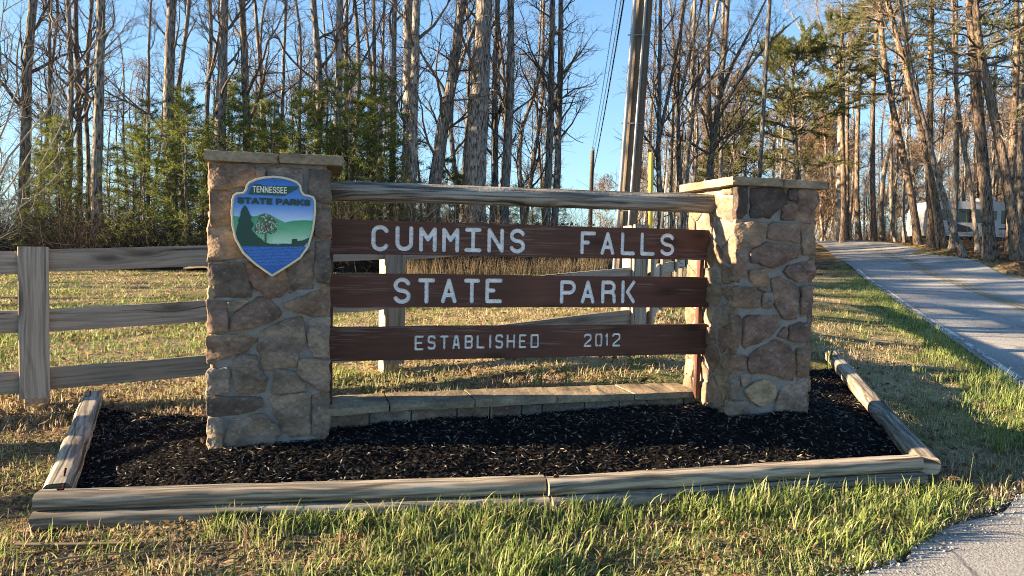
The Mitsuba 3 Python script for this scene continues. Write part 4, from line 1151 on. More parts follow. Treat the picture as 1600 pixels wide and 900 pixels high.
def hardwood(rng, pts, rad, tone, n1=14, h1=0.35, l1=0.22, n2=7, n3=5, sides=12, arms=(), droop=0.04, twig=.0065, steep=(35, 65)):
    """trunk through pts; limbs, branches and twigs. Returns (trunk MB, crown MB)"""
    pts = np.asarray(pts, float)
    H = pts[-1, 2] - pts[0, 2]
    s = np.linspace(0, 1, len(pts))
    K = max(10, int(H / .7))
    cs = CubicSpline(s, np.c_[pts, rad])
    q = cs(np.linspace(0, 1, K))
    P, R = q[:, :3], np.maximum(q[:, 3], .012)
    w = np.cumsum(rng.normal(0, .018, (K, 2)), 0)
    P[:, :2] += (w - np.linspace(0, 1, K)[:, None] * w[-1]) * (1.0 if K > 6 else 0)
    tr = MB()
    tr.add(*trunk_mesh(P, R, sides, rng), uv=(tone[0], tone[1]))
    cw = MB()
    stems = [(P, R)]
    for a in arms:
        a, r = np.asarray(a[0], float), np.asarray(a[1], float)
        q = CubicSpline(np.linspace(0, 1, len(a)), np.c_[a, r])(np.linspace(0, 1, 16))
        tr.add(*trunk_mesh(q[:, :3], np.maximum(q[:, 3], .012), max(6, sides - 4), rng, 0.0), uv=(tone[0], tone[1]))
        stems.append((q[:, :3], np.maximum(q[:, 3], .012)))
    B, D, LL, RR_ = [], [], [], []
    for si, (P_, R_) in enumerate(stems):
        n = n1 if si == 0 else max(4, n1 // 2)
        t = np.sort(rng.uniform(h1 if si == 0 else .15, .99, n))
        x = t * (len(P_) - 1)
        i = np.minimum(x.astype(int), len(P_) - 2)
        fr = (x - i)[:, None]
        b = P_[i] * (1 - fr) + P_[i + 1] * fr
        az = np.arange(n) * 2.4 + rng.uniform(0, 6) + rng.normal(0, .3, n)
        el = np.radians(rng.uniform(*steep, n))
        B.append(b)
        D.append(np.stack([np.cos(az) * np.cos(el), np.sin(az) * np.cos(el), np.sin(el)], -1))
        LL.append(H * l1 * (1.25 - .8 * t) * rng.uniform(.55, 1.25, n))
        RR_.append(np.minimum(R_[i] * .5, .02 + .011 * LL[-1] * 1.3))
    P1, R1 = grow(rng, np.vstack(B), np.vstack(D), np.concatenate(LL), np.concatenate(RR_), 8, .16, droop, .18)
    b, d, L, r = sprout(rng, P1, R1, n2, .2, 1.0, (25, 65), .5, .25)
    P2, R2 = grow(rng, b, d, L, np.maximum(r, twig * 1.1), 5, .17, .05, .4)
    b, d, L, r = sprout(rng, P2, R2, n3, .15, 1.0, (20, 60), .55, .18)
    P3, R3 = grow(rng, b, d, L, np.full(len(b), twig), 3, .2, .06, .55)
    return tr, cw, (P1, R1), (P2, R2), (P3, R3)


def bare_tree(key, rng, pts, rad, tone, twigcol, name='crown', **k):
    tr, cw, a, b, c = hardwood(rng, pts, rad, BARK[tone], **k)
    put(key, 'trunk', tr.shape('m_bark', True))
    for (P, R), s in ((a, 5), (b, 4), (c, 3)):
        V, F = tubes(P, R, s)
        cw.add(V, F, color=np.asarray(twigcol) * 1.0)
    put(key, name, cw.shape('m_twig', True))


def taper(r, n, top=.45):
    return r * np.linspace(1, top, n)


# (x, y, lean dx/dz, trunk diameter, tone): trunks on the wood's edge behind the fence and sign
HW = [(-20.51,31,.044,.46,'d'),(-23.01,36,.052,.25,'d'),(-24.53,40,-.011,.24,'d'),(-19.89,33,.016,.31,'g'),(-21.76,37,.018,.35,'d'),(-23.65,41,.026,.28,'d'),(-16.25,29,.034,.43,'g'),(-21.58,44,-.001,.23,'d'),(-14.43,31,.015,.54,'g'),(-16.8,37,.045,.29,'g'),(-15.04,36,.007,.28,'d'),(-12.2,31,.003,.54,'g'),(-11.63,32,-.013,.39,'g'),(-13.57,40,-.014,.28,'d'),(-14.81,44,.019,.23,'d'),(-12.22,40,-.018,.24,'g'),(-12.68,44,-.003,.27,'d'),(-8.86,33,.002,.4,'g'),(-11.42,45,.001,.19,'d'),(-7.68,32,.009,.39,'p'),(-8.59,38,-.014,.3,'d'),(-7.73,36,-.012,.28,'d'),(-8.44,42,-.015,.22,'d'),(-6.8,36,-.013,.28,'d'),(-7.61,42,-.008,.25,'d'),(-5.44,33,.002,.31,'g'),(-4.55,31,-.004,.54,'p'),(-4.09,30,.009,.44,'p'),(-3.15,30.5,.08,.63,'g'),(-3.16,36,.09,.28,'g'),(-2.48,40,-.011,.24,'d'),(-1.39,30,.024,.94,'g'),(-1.08,37,-.007,.42,'d'),(-.68,40,-.014,.28,'d'),(-.31,33,.014,.46,'g'),(.39,37,-.043,.29,'g'),(.86,38,.029,.26,'d'),(1.46,42,-.011,.18,'d'),(1.47,34,.011,.38,'d'),(1.79,34.5,.013,.36,'d'),
      (7.29,38,-.047,.33,'k'),(9.46,44,-.023,.23,'d'),(8.62,39,-.02,.34,'k'),(9.22,40,.021,.38,'g'),(11.94,48,-.03,.21,'d'),(10.76,41,.006,.43,'k'),(11.77,43,-.003,.3,'g')]
HW_LAB = {0: 'dark bare tree nearest the left edge of the photo, thick trunk leaning right', 6: 'straight grey-brown trunk standing clear in front of the pines above the left fence post', 8: 'tall mottled grey trunk above the gap between the left fence post and left pillar',
          9: 'thin crooked grey tree just right of the tall mottled trunk', 10: 'slim dark tree forking near the top, midway between the two thick grey trunks', 11: 'thick straight grey trunk directly above the left pillar cap', 12: 'grey trunk rising behind the top of the shield sign',
          17: 'grey trunk just left of the right end of the left pillar cap', 19: 'pale sunlit trunk behind the left end of the log rail', 25: 'grey tree left of the pair of pale thick trunks', 26: 'pale thick trunk, left one of the pair behind the word CUMMINS', 27: 'pale brown trunk, right one of the pair, seen down to the top board',
          28: 'thick curved trunk leaning to the right at its top, left of the biggest oak', 29: 'slender grey tree leaning right beside the thick curved trunk', 31: 'biggest tree, broad straight grey-brown oak trunk behind the middle of the log', 32: 'dark trunk half hidden behind the right side of the biggest oak',
          34: 'grey trunk second to the right of the biggest oak, leaning slightly right', 35: 'crooked tree with an elbowed limb right of the biggest oak', 38: 'dark slim trunk, left one of the pair at the edge of the blue sky gap', 39: 'dark slim trunk, right one of the pair at the edge of the blue sky gap',
          40: 'dark forked tree just right of the thick utility pole', 42: 'dark straight trunk, second tree right of the utility pole', 43: 'grey trunk sweeping to the right at the top, right of the dark straight trunk', 45: 'dark thick trunk spreading many limbs to the upper right, above the right pillar'}
for i, (x, y, lean, dia, tone) in enumerate(HW):
    r = np.random.default_rng(4000 + i)
    right = i >= 40
    if i in HW_LAB:
        k = thing('bare_tree', HW_LAB[i], 'tree')
    elif right:
        k = thing('bare_tree', 'slender bare tree between the utility pole and the right pillar', 'tree', 'slender trees right of the utility pole')
    elif x < -10:
        k = thing('bare_tree', 'slender dark bare tree among the pines behind the left fence', 'tree', 'slender trees behind the left fence')
    else:
        k = thing('bare_tree', 'slender dark bare tree in the wood behind the sign boards', 'tree', 'slender trees behind the sign')
    z0 = float(G(x, y)) - .15
    x0 = x - lean * (2.2 - z0)
    H = r.uniform(17, 21) * (1 if dia > .3 else .85)
    n = 5
    zz = np.linspace(0, H, n)
    pts = np.c_[x0 + lean * zz, y + r.normal(0, .25, n) * np.linspace(0, 1, n), z0 + zz]
    pts[1:, 0] += r.normal(0, .10 + .5 * (dia < .3) * .25, n - 1)
    if i == 28:  # curved
        pts = np.array([(-3.25, 30.5, z0), (-3.2, 30.5, z0 + 3.5), (-2.75, 30.5, z0 + 7), (-2.22, 30.5, z0 + 11), (-2.1, 30.5, z0 + 19)])
    if i == 35:
        pts = np.array([(.55, 37, z0), (.45, 37, z0 + 3), (.25, 37, z0 + 6), (.75, 37, z0 + 8.2), (1.9, 37.2, z0 + 12)])
    rad = taper(dia / 2 * 1.04, n, .40 if dia > .3 else .5)
    arms = []
    P_ = lambda px, hz: None
    if i == 10:
        arms = [([pts[2] + [0, 0, 1.2], pts[2] + [.5, 0, 3.2], pts[2] + [1.1, 0, 7]], [.09, .07, .04])]
    if i == 40:
        pts = np.array([(7.45, 38, z0), (7.35, 38, z0 + 3.0), (7.22, 38, z0 + 6), (7.15, 38, z0 + 12), (7.0, 38, z0 + 18)])
        arms = [([(7.22, 38, z0 + 5.6), (7.75, 38, z0 + 8.8), (8.35, 38, z0 + 12.5), (8.7, 38, z0 + 17)], [.11, .09, .07, .04])]
    if i == 42:
        arms = [([(8.55, 39, z0 + 8), (8.8, 39, z0 + 10), (9.6, 39, z0 + 14), (10, 39, z0 + 17)], [.10, .09, .06, .03])]
    if i == 43:
        pts = np.array([(9.1, 40, z0), (9.2, 40, z0 + 4), (9.45, 40, z0 + 8.5), (10.3, 40, z0 + 12.5), (11, 40, z0 + 18)])
        arms = [([(9.42, 40, z0 + 8.2), (9.4, 40, z0 + 11), (9.42, 40, z0 + 18)], [.12, .11, .06])]
    if i == 45:
        pts = np.array([(10.62, 41, z0), (10.75, 41, z0 + 5), (10.95, 41, z0 + 7.3), (11.3, 41, z0 + 11.5), (11.6, 41, z0 + 18)])
        arms = [([(10.9, 41, z0 + 6.8), (10.55, 41, z0 + 9.5), (10.4, 41, z0 + 13), (10.1, 41, z0 + 17)], [.13, .11, .08, .04]),
                ([(11.0, 41, z0 + 7.6), (11.9, 40.8, z0 + 9.6), (13.3, 40.6, z0 + 11.6), (15.2, 40.4, z0 + 13.4)], [.12, .10, .07, .03]),
                ([(11.1, 41, z0 + 8.6), (12.0, 41.2, z0 + 11.2), (13.2, 41.4, z0 + 13.6), (14.2, 41.5, z0 + 16)], [.10, .08, .06, .03]),
                ([(11.2, 41, z0 + 6.2), (11.9, 41, z0 + 7.2), (12.9, 41, z0 + 8.6), (13.6, 41, z0 + 9.4)], [.06, .05, .035, .02])]
    big = dia > .3
    bare_tree(k, r, pts, rad, tone, TW_GREY if tone in 'gp' else TW_DARK, n1=13 if big else 10, h1=.30 if big else .22, l1=.21 if big else .17, n2=7, n3=5, sides=14 if dia > .35 else 9, arms=arms, twig=.0075)

# ---- pines beyond the road: base..top control points (x,z) at depth y
PN = [(((27.27,2.47),(26.02,8.02),(24.69,13.51),(24.08,17.69)),50,0.52,'r'),(((26.07,2.21),(24.73,8.16),(23.36,12.7),(22.32,16.08)),45,0.51,'r'),(((25.97,2.21),(25.6,7.53),(25.43,12.59),(25.24,17.22)),46,0.48,'r'),(((22.57,1.77),(21.6,3.83),(20.48,7.28),(19.35,11.02)),37,0.35,'t'),(((26.1,2.09),(25.97,6.92),(25.79,12.14),(25.6,16.56)),44,0.38,'d'),(((21.95,1.63),(21.34,5.99),(20.74,10.3),(20.3,13.14)),34,0.59,'r'),(((22.51,1.5),(21.45,6.43),(20.63,10.05),(20.12,12.8)),33,0.49,'r'),(((26.85,1.95),(26.67,6.48),(26.51,11.23),(26.43,15.25)),40,0.45,'r'),(((28.2,2.4),(27.88,6.97),(27.67,11.48),(27.54,15.6)),41,0.43,'d'),(((27.74,2.65),(27.39,9.38),(27.28,15.18),(27.3,19.96)),57,0.44,'r'),(((27.91,3.03),(27.71,8.98),(27.57,14.77),(27.45,19.98)),62,0.38,'r'),(((28.0,2.84),(27.64,8.75),(27.5,14.35),(27.48,19.4)),60,0.42,'r'),(((31.78,2.78),(31.33,9.05),(31.27,14.84),(31.46,20.06)),62,0.38,'t'),(((29.97,2.93),(29.69,6.74),(30.07,9.82),(30.75,12.9)),60,0.42,'t'),(((32.04,2.92),(31.66,8.83),(31.34,14.43),(31.09,21.98)),60,0.26,'p'),(((25.12,1.99),(24.33,6.44),(23.77,9.48),(23.24,13.18)),40,0.28,'t')]
PN_LAB = ['leaning reddish pine just left of the white trailer, bent towards the road', 'leaning pine whose base stands in front of the trailer nose, curving left at the top', 'straight pine between the two leaning pines at the trailer nose', 'leaning slender tree with grey-brown bark right in front of the trailer side', 'dark straight pine seen against the middle of the trailer',
          'thickest reddish pine trunk in front of the trailer, near the road bank', 'leaning reddish pine beside the thickest one, near the right edge of the photo', 'dark reddish pine close to the right edge behind the leaning pine', 'dark trunk cut by the right edge of the photo', 'straight pine with dark base where the road disappears, left of the leaning pines', 'slim pine right beside the pale forked tree at the road bend', 'pine second to the right of the pale forked tree at the road bend',
          'slim tan pine between the road bend and the leaning pines', 'crooked tan trunk at the road bend bending right', 'thin pale trunk left of the trailer nose', 'slim tan leaning tree before the trailer']
GREENS = np.array([(.120, .135, .052), (.150, .155, .060), (.085, .100, .042), (.170, .150, .070)])


def pine(key, rng, pts, rad, tone, z_crown, spread, n1=22, tuft=26, sides=10, tlen=.30, twid=.030, K=14, cols=None):
    cols = GREENS if cols is None else cols
    """pine with a bare lower trunk, dead stubs, and flat layered needle clumps above"""
    pts = np.asarray(pts, float)
    cs = CubicSpline(np.linspace(0, 1, len(pts)), np.c_[pts, rad])
    q = cs(np.linspace(0, 1, K))
    P, R = q[:, :3], np.maximum(q[:, 3], .03)
    tr = MB()
    tr.add(*trunk_mesh(P, R, sides, rng), uv=BARK[tone])
    put(key, 'trunk', tr.shape('m_bark', True))
    H = P[-1, 2] - P[0, 2]
    zc = (z_crown - P[0, 2]) / H

    def on(t):
        x = t * (K - 1)
        i = np.minimum(x.astype(int), K - 2)
        f_ = (x - i)[:, None]
        return P[i] * (1 - f_) + P[i + 1] * f_, R[i]

    lm = MB()
    nd = 24
    t = rng.uniform(.22, .9, nd)
    b, rr_ = on(t)
    az = rng.uniform(0, 6.28, nd)
    d = np.stack([np.cos(az), np.sin(az), rng.uniform(-.1, .5, nd)], -1)
    Pd, Rd = grow(rng, b, d, rng.uniform(.8, 3.2, nd), np.full(nd, .022), 6, .15, .02, .3)
    lm.add(*tubes(Pd, Rd, 4), color=TW_PALE)
    bb, dd, LL, r_ = sprout(rng, Pd, Rd, 5, .2, 1, (25, 70), .5)
    Pq, Rq = grow(rng, bb, dd, LL, np.full(len(bb), .010), 4, .2, .02, .5)
    lm.add(*tubes(Pq, Rq, 3), color=np.array(TW_PALE) * .8)
    t = np.sort(rng.uniform(zc, .99, n1))
    b, rr_ = on(t)
    az = np.arange(n1) * 2.4 + rng.uniform(0, 6)
    u = (t - zc) / (1 - zc)
    el = rng.uniform(-.05, .35, n1) + u * .5
    d = np.stack([np.cos(az), np.sin(az), el], -1)
    L = spread * (np.sqrt(np.clip(1.05 - u ** 2.2, 0.05, 1))) * rng.uniform(.6, 1.15, n1)
    P1, R1 = grow(rng, b, d, L, np.minimum(rr_ * .45, .055), 8, .16, .03, .25)
    lm.add(*tubes(P1, R1, 5), color=TW_GREY)
    bb, dd, LL, r_ = sprout(rng, P1, R1, 8, .3, 1, (25, 65), .38, .15)
    dd[:, 2] = dd[:, 2] * .45 + .10
    P2, R2 = grow(rng, bb, dd, LL, np.full(len(bb), .012), 4, .15, .04, .5)
    lm.add(*tubes(P2, R2, 3), color=TW_GREY)
    put(key, 'limbs', lm.shape('m_twig', True))
    nb = MB()
    V, F, C = needles(rng, P2, tuft, tlen, twid, .55, cols)
    nb.add(V, F, C)
    V, F, C = needles(rng, P1[:, 3:], tuft, tlen, twid, .6, cols, 2)
    nb.add(V, F, C)
    put(key, 'foliage', nb.shape('m_leaf', False))


for i, (cp, y, dia, tone) in enumerate(PN):
    r = np.random.default_rng(5000 + i)
    isp = tone in 'rd'
    k = thing('pine_tree' if isp else 'bare_tree', PN_LAB[i], 'pine' if isp else 'tree')
    a = np.array(cp, float)
    z0 = float(G(a[0, 0], y)) - .2
    sl_ = (a[3] - a[2]) / (a[3, 1] - a[2, 1])
    topz = r.uniform(17.5, 21)
    pts = [(a[0, 0] + (a[0, 0] - a[1, 0]) * .05, y, z0)] + [(q[0], y + r.normal(0, .1), q[1]) for q in a[1:]] + [(a[3, 0] + sl_[0] * .6 * (topz - a[3, 1]), y, topz)]
    rad = dia / 2 * np.array([.90, .84, .72, .60, .22])
    if isp:
        pine(k, r, pts, rad, tone, 9.5 + r.uniform(-1.5, 2), r.uniform(2.8, 4.2), n1=24, tuft=19, tlen=.25, twid=.018)
    else:
        bare_tree(k, r, pts, rad, tone, TW_TAN, n1=11, h1=.35, l1=.16, n2=6, n3=4, sides=9, twig=.009)
    if i == 5:  # the bleached dead limb arching off the thick pine
        q = [(20.85, 33.9, 9.35), (20.2, 33.7, 9.75), (19.5, 33.6, 9.55), (18.9, 33.5, 8.95), (18.4, 33.4, 8.3)]
        c = CubicSpline(np.linspace(0, 1, 5), q)(np.linspace(0, 1, 16))
        mb = MB()
        mb.add(*tubes(c[None], np.linspace(.055, .02, 16)[None], 6), color=(.36, .29, .20))
        put(k, 'dead_limb', mb.shape('m_twig', True), 'bleached dead limb arching to the left')
# pale forked tree at the road bend
r = np.random.default_rng(88)
k = thing('bare_tree', 'tall pale grey forked tree beside the road where it bends out of sight', 'tree')
z0 = float(G(24.26, 55)) - .2
bare_tree(k, r, [(24.26, 55, z0), (24.05, 55, 7.6), (23.93, 55, 13.2), (23.8, 55, 17), (23.65, 55, 21)], [.29, .25, .21, .13, .05], 'p', TW_PALE, n1=12, h1=.45, l1=.2, sides=12, twig=.010,
          arms=[([(23.93, 55, 12.6), (22.9, 55, 14.6), (21.6, 55, 16.7), (20.0, 55, 19.2)], [.13, .11, .08, .04]), ([(23.9, 55, 14.0), (23.1, 55, 16.2), (22.3, 55, 18), (21.6, 55, 21)], [.11, .09, .06, .03])])
# the two big rounded pines left of the bend
for j, (x, y, zt, sp_, zc, lab, n1_) in enumerate(((17.9, 48, 14.4, 4.3, 6.0, 'broad rounded green pine behind the right pillar and the slim pole', 46), (16.6, 56, 11.0, 3.4, 4.5, 'lower light green pine left of the broad rounded pine', 34), (23.0, 53, 17.8, 3.6, 10.5, 'tall pine with its crown over the road bend', 22), (17.5, 62, 9.6, 3.2, 4.0, 'small pale green pine low behind the right pillar', 28))):
    r = np.random.default_rng(600 + j)
    k = thing('pine_tree', lab, 'pine')
    z0 = float(G(x, y)) - .2
    pine(k, r, [(x + .6, y, z0), (x + .35, y, z0 + (zt - z0) * .4), (x - .1, y, z0 + (zt - z0) * .75), (x, y, zt)], [.2, .17, .11, .04], 'r', zc, sp_, n1=int(n1_ * 1.35), tuft=42, tlen=.30, twid=.024, cols=np.array([(.140, .165, .060), (.165, .175, .070), (.095, .120, .045), (.180, .165, .080)]))

# ---- young pines under the bare trees on the left: five kinds, then copies
YG_COL = np.array([(.175, .215, .062), (.095, .135, .045), (.245, .255, .085), (.135, .172, .056)])


def young_pine_meshes(seed, H):
    rng = np.random.default_rng(seed)
    K = 10
    z = np.linspace(0, H, K)
    w = np.cumsum(rng.normal(0, .04, (K, 2)), 0)
    P = np.c_[w, z]
    tr = MB()
    tr.add(*trunk_mesh(P, np.linspace(.065, .01, K), 7, rng, .4), uv=BARK['d'])
    hz = np.arange(.5, H - .1, .36)
    t = np.sort(np.concatenate([(hz + rng.normal(0, .04, len(hz))) / H for _ in range(5)])).clip(.05, .985)
    n1 = len(t)
    x = t * (K - 1)
    i = np.minimum(x.astype(int), K - 2)
    b = P[i] + (P[i + 1] - P[i]) * (x - i)[:, None]
    az = np.arange(n1) * 2.4 + rng.normal(0, .3, n1)
    d = np.stack([np.cos(az), np.sin(az), rng.uniform(-.05, .40, n1)], -1)
    L = (0.30 + 1.75 * (1 - t) ** .8) * rng.uniform(.55, 1.15, n1)
    P1, R1 = grow(rng, b, d, L, np.full(n1, .016), 6, .12, .025, .3)
    lm = MB()
    lm.add(*tubes(P1, R1, 3), color=TW_DARK)
    bb, dd, LL, _ = sprout(rng, P1, R1, 6, .25, 1, (25, 60), .42, .08)
    dd[:, 2] = dd[:, 2] * .4 + .08
    P2, R2 = grow(rng, bb, dd, LL, np.full(len(bb), .007), 3, .15, .03, .5)
    nb = MB()
    nb.add(*needles(rng, P2, 15, .17, .0085, .6, YG_COL))
    nb.add(*needles(rng, P1, 22, .17, .0085, .6, YG_COL, 3))
    return tr.shape('m_bark', True), lm.shape('m_twig', True), nb.shape('m_leaf', False)


protos = [young_pine_meshes(700 + i, H) for i, H in enumerate((4.6, 5.6, 6.4, 7.2, 5.0))]
YP = [(-21.5, 29.5, 3, .8), (-19.6, 31, 0, .9), (-18.2, 30, 4, .9), (-17.3, 32, 1, .85), (-15.6, 30.5, 2, .80), (-14.5, 29.0, 0, 1.0), (-13.4, 30.2, 2, 1.0), (-12.6, 28.8, 1, 1.05), (-12.0, 31.8, 3, 1.0), (-10.9, 29.5, 4, 1.15), (-10.2, 31, 2, .95), (-9.5, 29.2, 1, .95), (-8.7, 30.4, 3, .9), (-8.0, 28.8, 2, .95), (-7.3, 30.6, 0, 1.1), (-6.6, 29.3, 3, 1.0), (-6.0, 30.8, 1, 1.15), (-5.3, 29.4, 2, 1.05), (-16.4, 33.5, 3, .9), (-11.4, 33.5, 3, .95), (-9.0, 33.8, 2, 1.0), (-6.9, 33.0, 3, .9), (-3.0, 32.5, 4, .85), (-2.3, 33.5, 0, .8), (1.9, 36.5, 0, .85), (.6, 39, 4, .8), (-.4, 38.5, 0, .7), (-23.5, 31, 2, .9), (-13.9, 33, 1, 1.0), (-17.9, 29.2, 2, .8), (-15.2, 33.5, 2, 1.0), (-12.9, 33.8, 3, 1.0), (-10.3, 33.2, 0, 1.2), (-8.1, 32.6, 3, 1.0), (-6.2, 33.6, 2, 1.05), (-20.6, 33, 2, .9), (-4.7, 32.5, 1, 1.0), (-4.3, 29.2, 4, .7)]
for j, (x, y, p, s) in enumerate(YP):
    if x < -15:
        lab, grp = 'young feathery green pine above the left fence, left of the thick mottled trunk', 'young pines behind the left fence'
    elif x < -5:
        lab, grp = 'young feathery green pine in the band of pines behind the left pillar', 'young pines behind the left pillar'
    else:
        lab, grp = 'small dark young pine low between the trunks behind the log rail', 'small pines behind the log rail'
    k = thing('young_pine', lab, 'pine', grp)
    tw = T().translate([x, y, float(G(x, y)) - .1]).rotate([0, 0, 1], 77.0 * j).scale([s * 1.15, s * 1.15, s * 1.15])
    for nm, sh in zip(('trunk', 'limbs', 'foliage'), protos[p]):
        put(k, nm, {**sh, 'to_world': tw})

# ---- the deeper wood: prototypes of slender bare trees, copied
def wood_proto(seed, H, dia, tone, col, n1=13, h1=.14, l1=.17, n2=6, n3=4, twig=.011):
    r_ = np.random.default_rng(seed)
    n = 5
    zz = np.linspace(0, H, n)
    pts_ = np.c_[np.cumsum(r_.normal(0, .22, n)), np.cumsum(r_.normal(0, .22, n)), zz]
    pts_[0, :2] = 0
    tr, cw, a, b, c = hardwood(r_, pts_, taper(dia / 2, n, .35), BARK[tone], n1=n1, h1=h1, l1=l1, n2=n2, n3=n3, sides=7, twig=twig)
    for (P, R), s in ((a, 4), (b, 3), (c, 3)):
        cw.add(*tubes(P, R, s), color=col)
    return tr.shape('m_bark', True), cw.shape('m_twig', True)


WP = [wood_proto(800 + i, H, d, t, c) for i, (H, d, t, c) in enumerate(((16, .26, 't', TW_TAN), (14, .2, 'g', TW_GREY), (18, .32, 't', TW_TAN), (12, .15, 'p', TW_PALE), (15, .22, 'd', TW_DARK), (17, .28, 'g', TW_GREY)))]
WPD = [wood_proto(860 + i, H, d, 't', TW_TAN, n1=22, h1=.06, l1=.26, n2=8, n3=5, twig=.018) for i, (H, d) in enumerate(((12, .25), (10, .2)))]
rw = np.random.default_rng(99)


def scatter(n, xr, yr, kinds, ratio, lab, grp, mind=1.1, ps=WP, sc=(.8, 1.15), keep=None, name='bare_tree'):
    got, tries = [], 0
    while len(got) < n and tries < 8000:
        tries += 1
        x, y = rw.uniform(*xr), rw.uniform(*yr)
        if not (ratio[0] < x / y < ratio[1]) or any((x - a) ** 2 + (y - b) ** 2 < mind ** 2 for a, b in got) or (keep and not keep(x, y)):
            continue
        got.append((x, y))
    for x, y in got:
        p = kinds[rw.integers(len(kinds))]
        s = rw.uniform(*sc)
        k = thing(name, lab, 'tree', grp)
        tw = T().translate([x, y, float(G(x, y)) - .15]).rotate([0, 0, 1], rw.uniform(0, 360)).scale([s, s, s])
        for nm, sh in zip(('trunk', 'crown'), ps[p]):
            put(k, nm, {**sh, 'to_world': tw})


off_road = lambda x, y: x > road_right(y) + 1.2 or x < road_left(y) - 1.5
not_rv = lambda x, y: off_road(x, y) and not (26.5 < x < 37.5 and 48.5 < y < 54)
scatter(62, (-52, 3), (38, 68), [1, 4, 5, 1, 3, 3], (-.74, .065), 'thin grey bare tree deep in the wood behind the fence and sign', 'thin trees deep in the left wood', 1.3)
scatter(88, (12, 80), (56, 105), [0, 0, 2, 3, 1, 3], (.385, .76), 'thin sunlit tan tree deep in the wood beyond the road', 'thin trees deep in the right wood', 1.3, keep=not_rv)
scatter(16, (22, 45), (40, 56), [1, 4, 0, 5], (.47, .74), 'thin bare tree between the pines beyond the road', 'thin trees between the pines', 1.0, keep=lambda x, y: not_rv(x, y) and not (y < 52 and .54 < x / y < .72))
scatter(12, (25, 60), (74, 122), [0, 1], (.385, .48), 'far bushy bare tree closing the view along the road', 'far trees at the end of the road', 2.2, WPD, (.8, 1.2), keep=off_road)
scatter(40, (6, 36), (46, 92), [1, 5, 0, 4, 3, 3], (.165, .40), 'thin bare tree in the wood behind the right pillar', 'thin trees behind the right pillar', 1.4, keep=off_road)
scatter(16, (18, 44), (64, 100), [0, 1], (.26, .43), 'bushy bare tree behind the broad rounded pine', 'bushy trees behind the broad pine', 1.8, WPD, (1.0, 1.45), keep=off_road)
scatter(8, (8, 24), (84, 120), [0, 1], (.115, .185), 'far rounded orange-tan bare tree at the end of the sky gap', 'far trees at the end of the sky gap', 2.2, WPD, (.75, 1.0))
scatter(9, (32, 72), (72, 104), [0, 1], (.45, .72), 'bushy bare tree deep in the wood behind the pines', 'bushy trees behind the pines', 2.0, WPD, (1.1, 1.6), keep=not_rv)
scatter(12, (16, 70), (82, 125), [0, 1], (.19, .62), 'far bushy tan bare tree closing the wood', 'far bushy trees closing the wood', 2.5, WPD, (.9, 1.4), keep=off_road)
# trees left of the frame whose shadows cross the verge and the road
for j, (x, y, h, zc, sp_) in enumerate(((-31, 10.5, 17, 7.5, 3.4), (-35, 15, 19, 8.0, 3.8), (-29, 17.5, 16, 7.0, 3.2), (-33, 21.5, 18, 8.0, 3.6), (-39, 11.0, 19, 9, 3.6), (-28, 25, 16, 7.5, 3.4))):
    r = np.random.default_rng(640 + j)
    k = thing('pine_tree', 'tall pine standing left of the view, throwing its shadow across the field and road', 'pine', 'pines left of the view')
    z0 = float(G(x, y)) - .2
    pine(k, r, [(x + .3, y, z0), (x + .1, y, z0 + h * .4), (x - .1, y, z0 + h * .75), (x, y, z0 + h)], [.2, .16, .11, .04], 'r', zc, sp_, n1=42, tuft=26, tlen=.34, twid=.05)

scatter(14, (-52, -27.5), (27, 46), [2, 5, 0, 4], (-1.9, -.78), 'bare tree of the wood left of the view', 'trees left of the view', 1.5)

# pale shrub at the left edge of the photo, near
r = np.random.default_rng(41)
k = thing('bare_shrub', 'pale twiggy leafless small tree reaching in from the left edge of the photo', 'shrub')
base = np.array([-9.1, 11.5, float(G(-9.1, 11.5)) - .05])
n = 10
az = r.uniform(-1.0, 1.0, n)
d = np.stack([np.cos(az) * .42, np.sin(az) * .4, np.ones(n)], -1)
P0, R0 = grow(r, np.repeat(base[None], n, 0) + r.normal(0, .12, (n, 3)) * [1, 1, 0], d, r.uniform(3.2, 5.6, n), np.full(n, .026), 12, .09, .02, .22)
mb = MB()
mb.add(*tubes(P0, R0, 6), color=(.30, .26, .215))
put(k, 'stems', mb.shape('m_twig', True))
bb, dd, LL, _ = sprout(r, P0, R0, 9, .2, 1, (20, 55), .32, .15)
P2, R2 = grow(r, bb, dd, LL, np.full(len(bb), .009), 7, .13, .07, .4)
mb = MB()
mb.add(*tubes(P2, R2, 4), color=(.31, .27, .225))
bb, dd, LL, _ = sprout(r, P2, R2, 4, .2, 1, (20, 60), .4, .08)
P3, R3 = grow(r, bb, dd, LL, np.full(len(bb), .0042), 4, .15, .05, .5)
mb.add(*tubes(P3, R3, 3), color=(.31, .27, .225))
put(k, 'twigs', mb.shape('m_twig', True))


# ------------------------------------------------------------------ thicket at the wood's edge
def twig_cloud(rng, base, H, wild=.35, r0=.008):
    N = len(base)
    d = np.stack([rng.normal(0, wild, N), rng.normal(0, wild, N), rng.uniform(.3, 1, N)], -1)
    return grow(rng, base, d, H, np.full(N, r0), 5, .22, .0, .4)


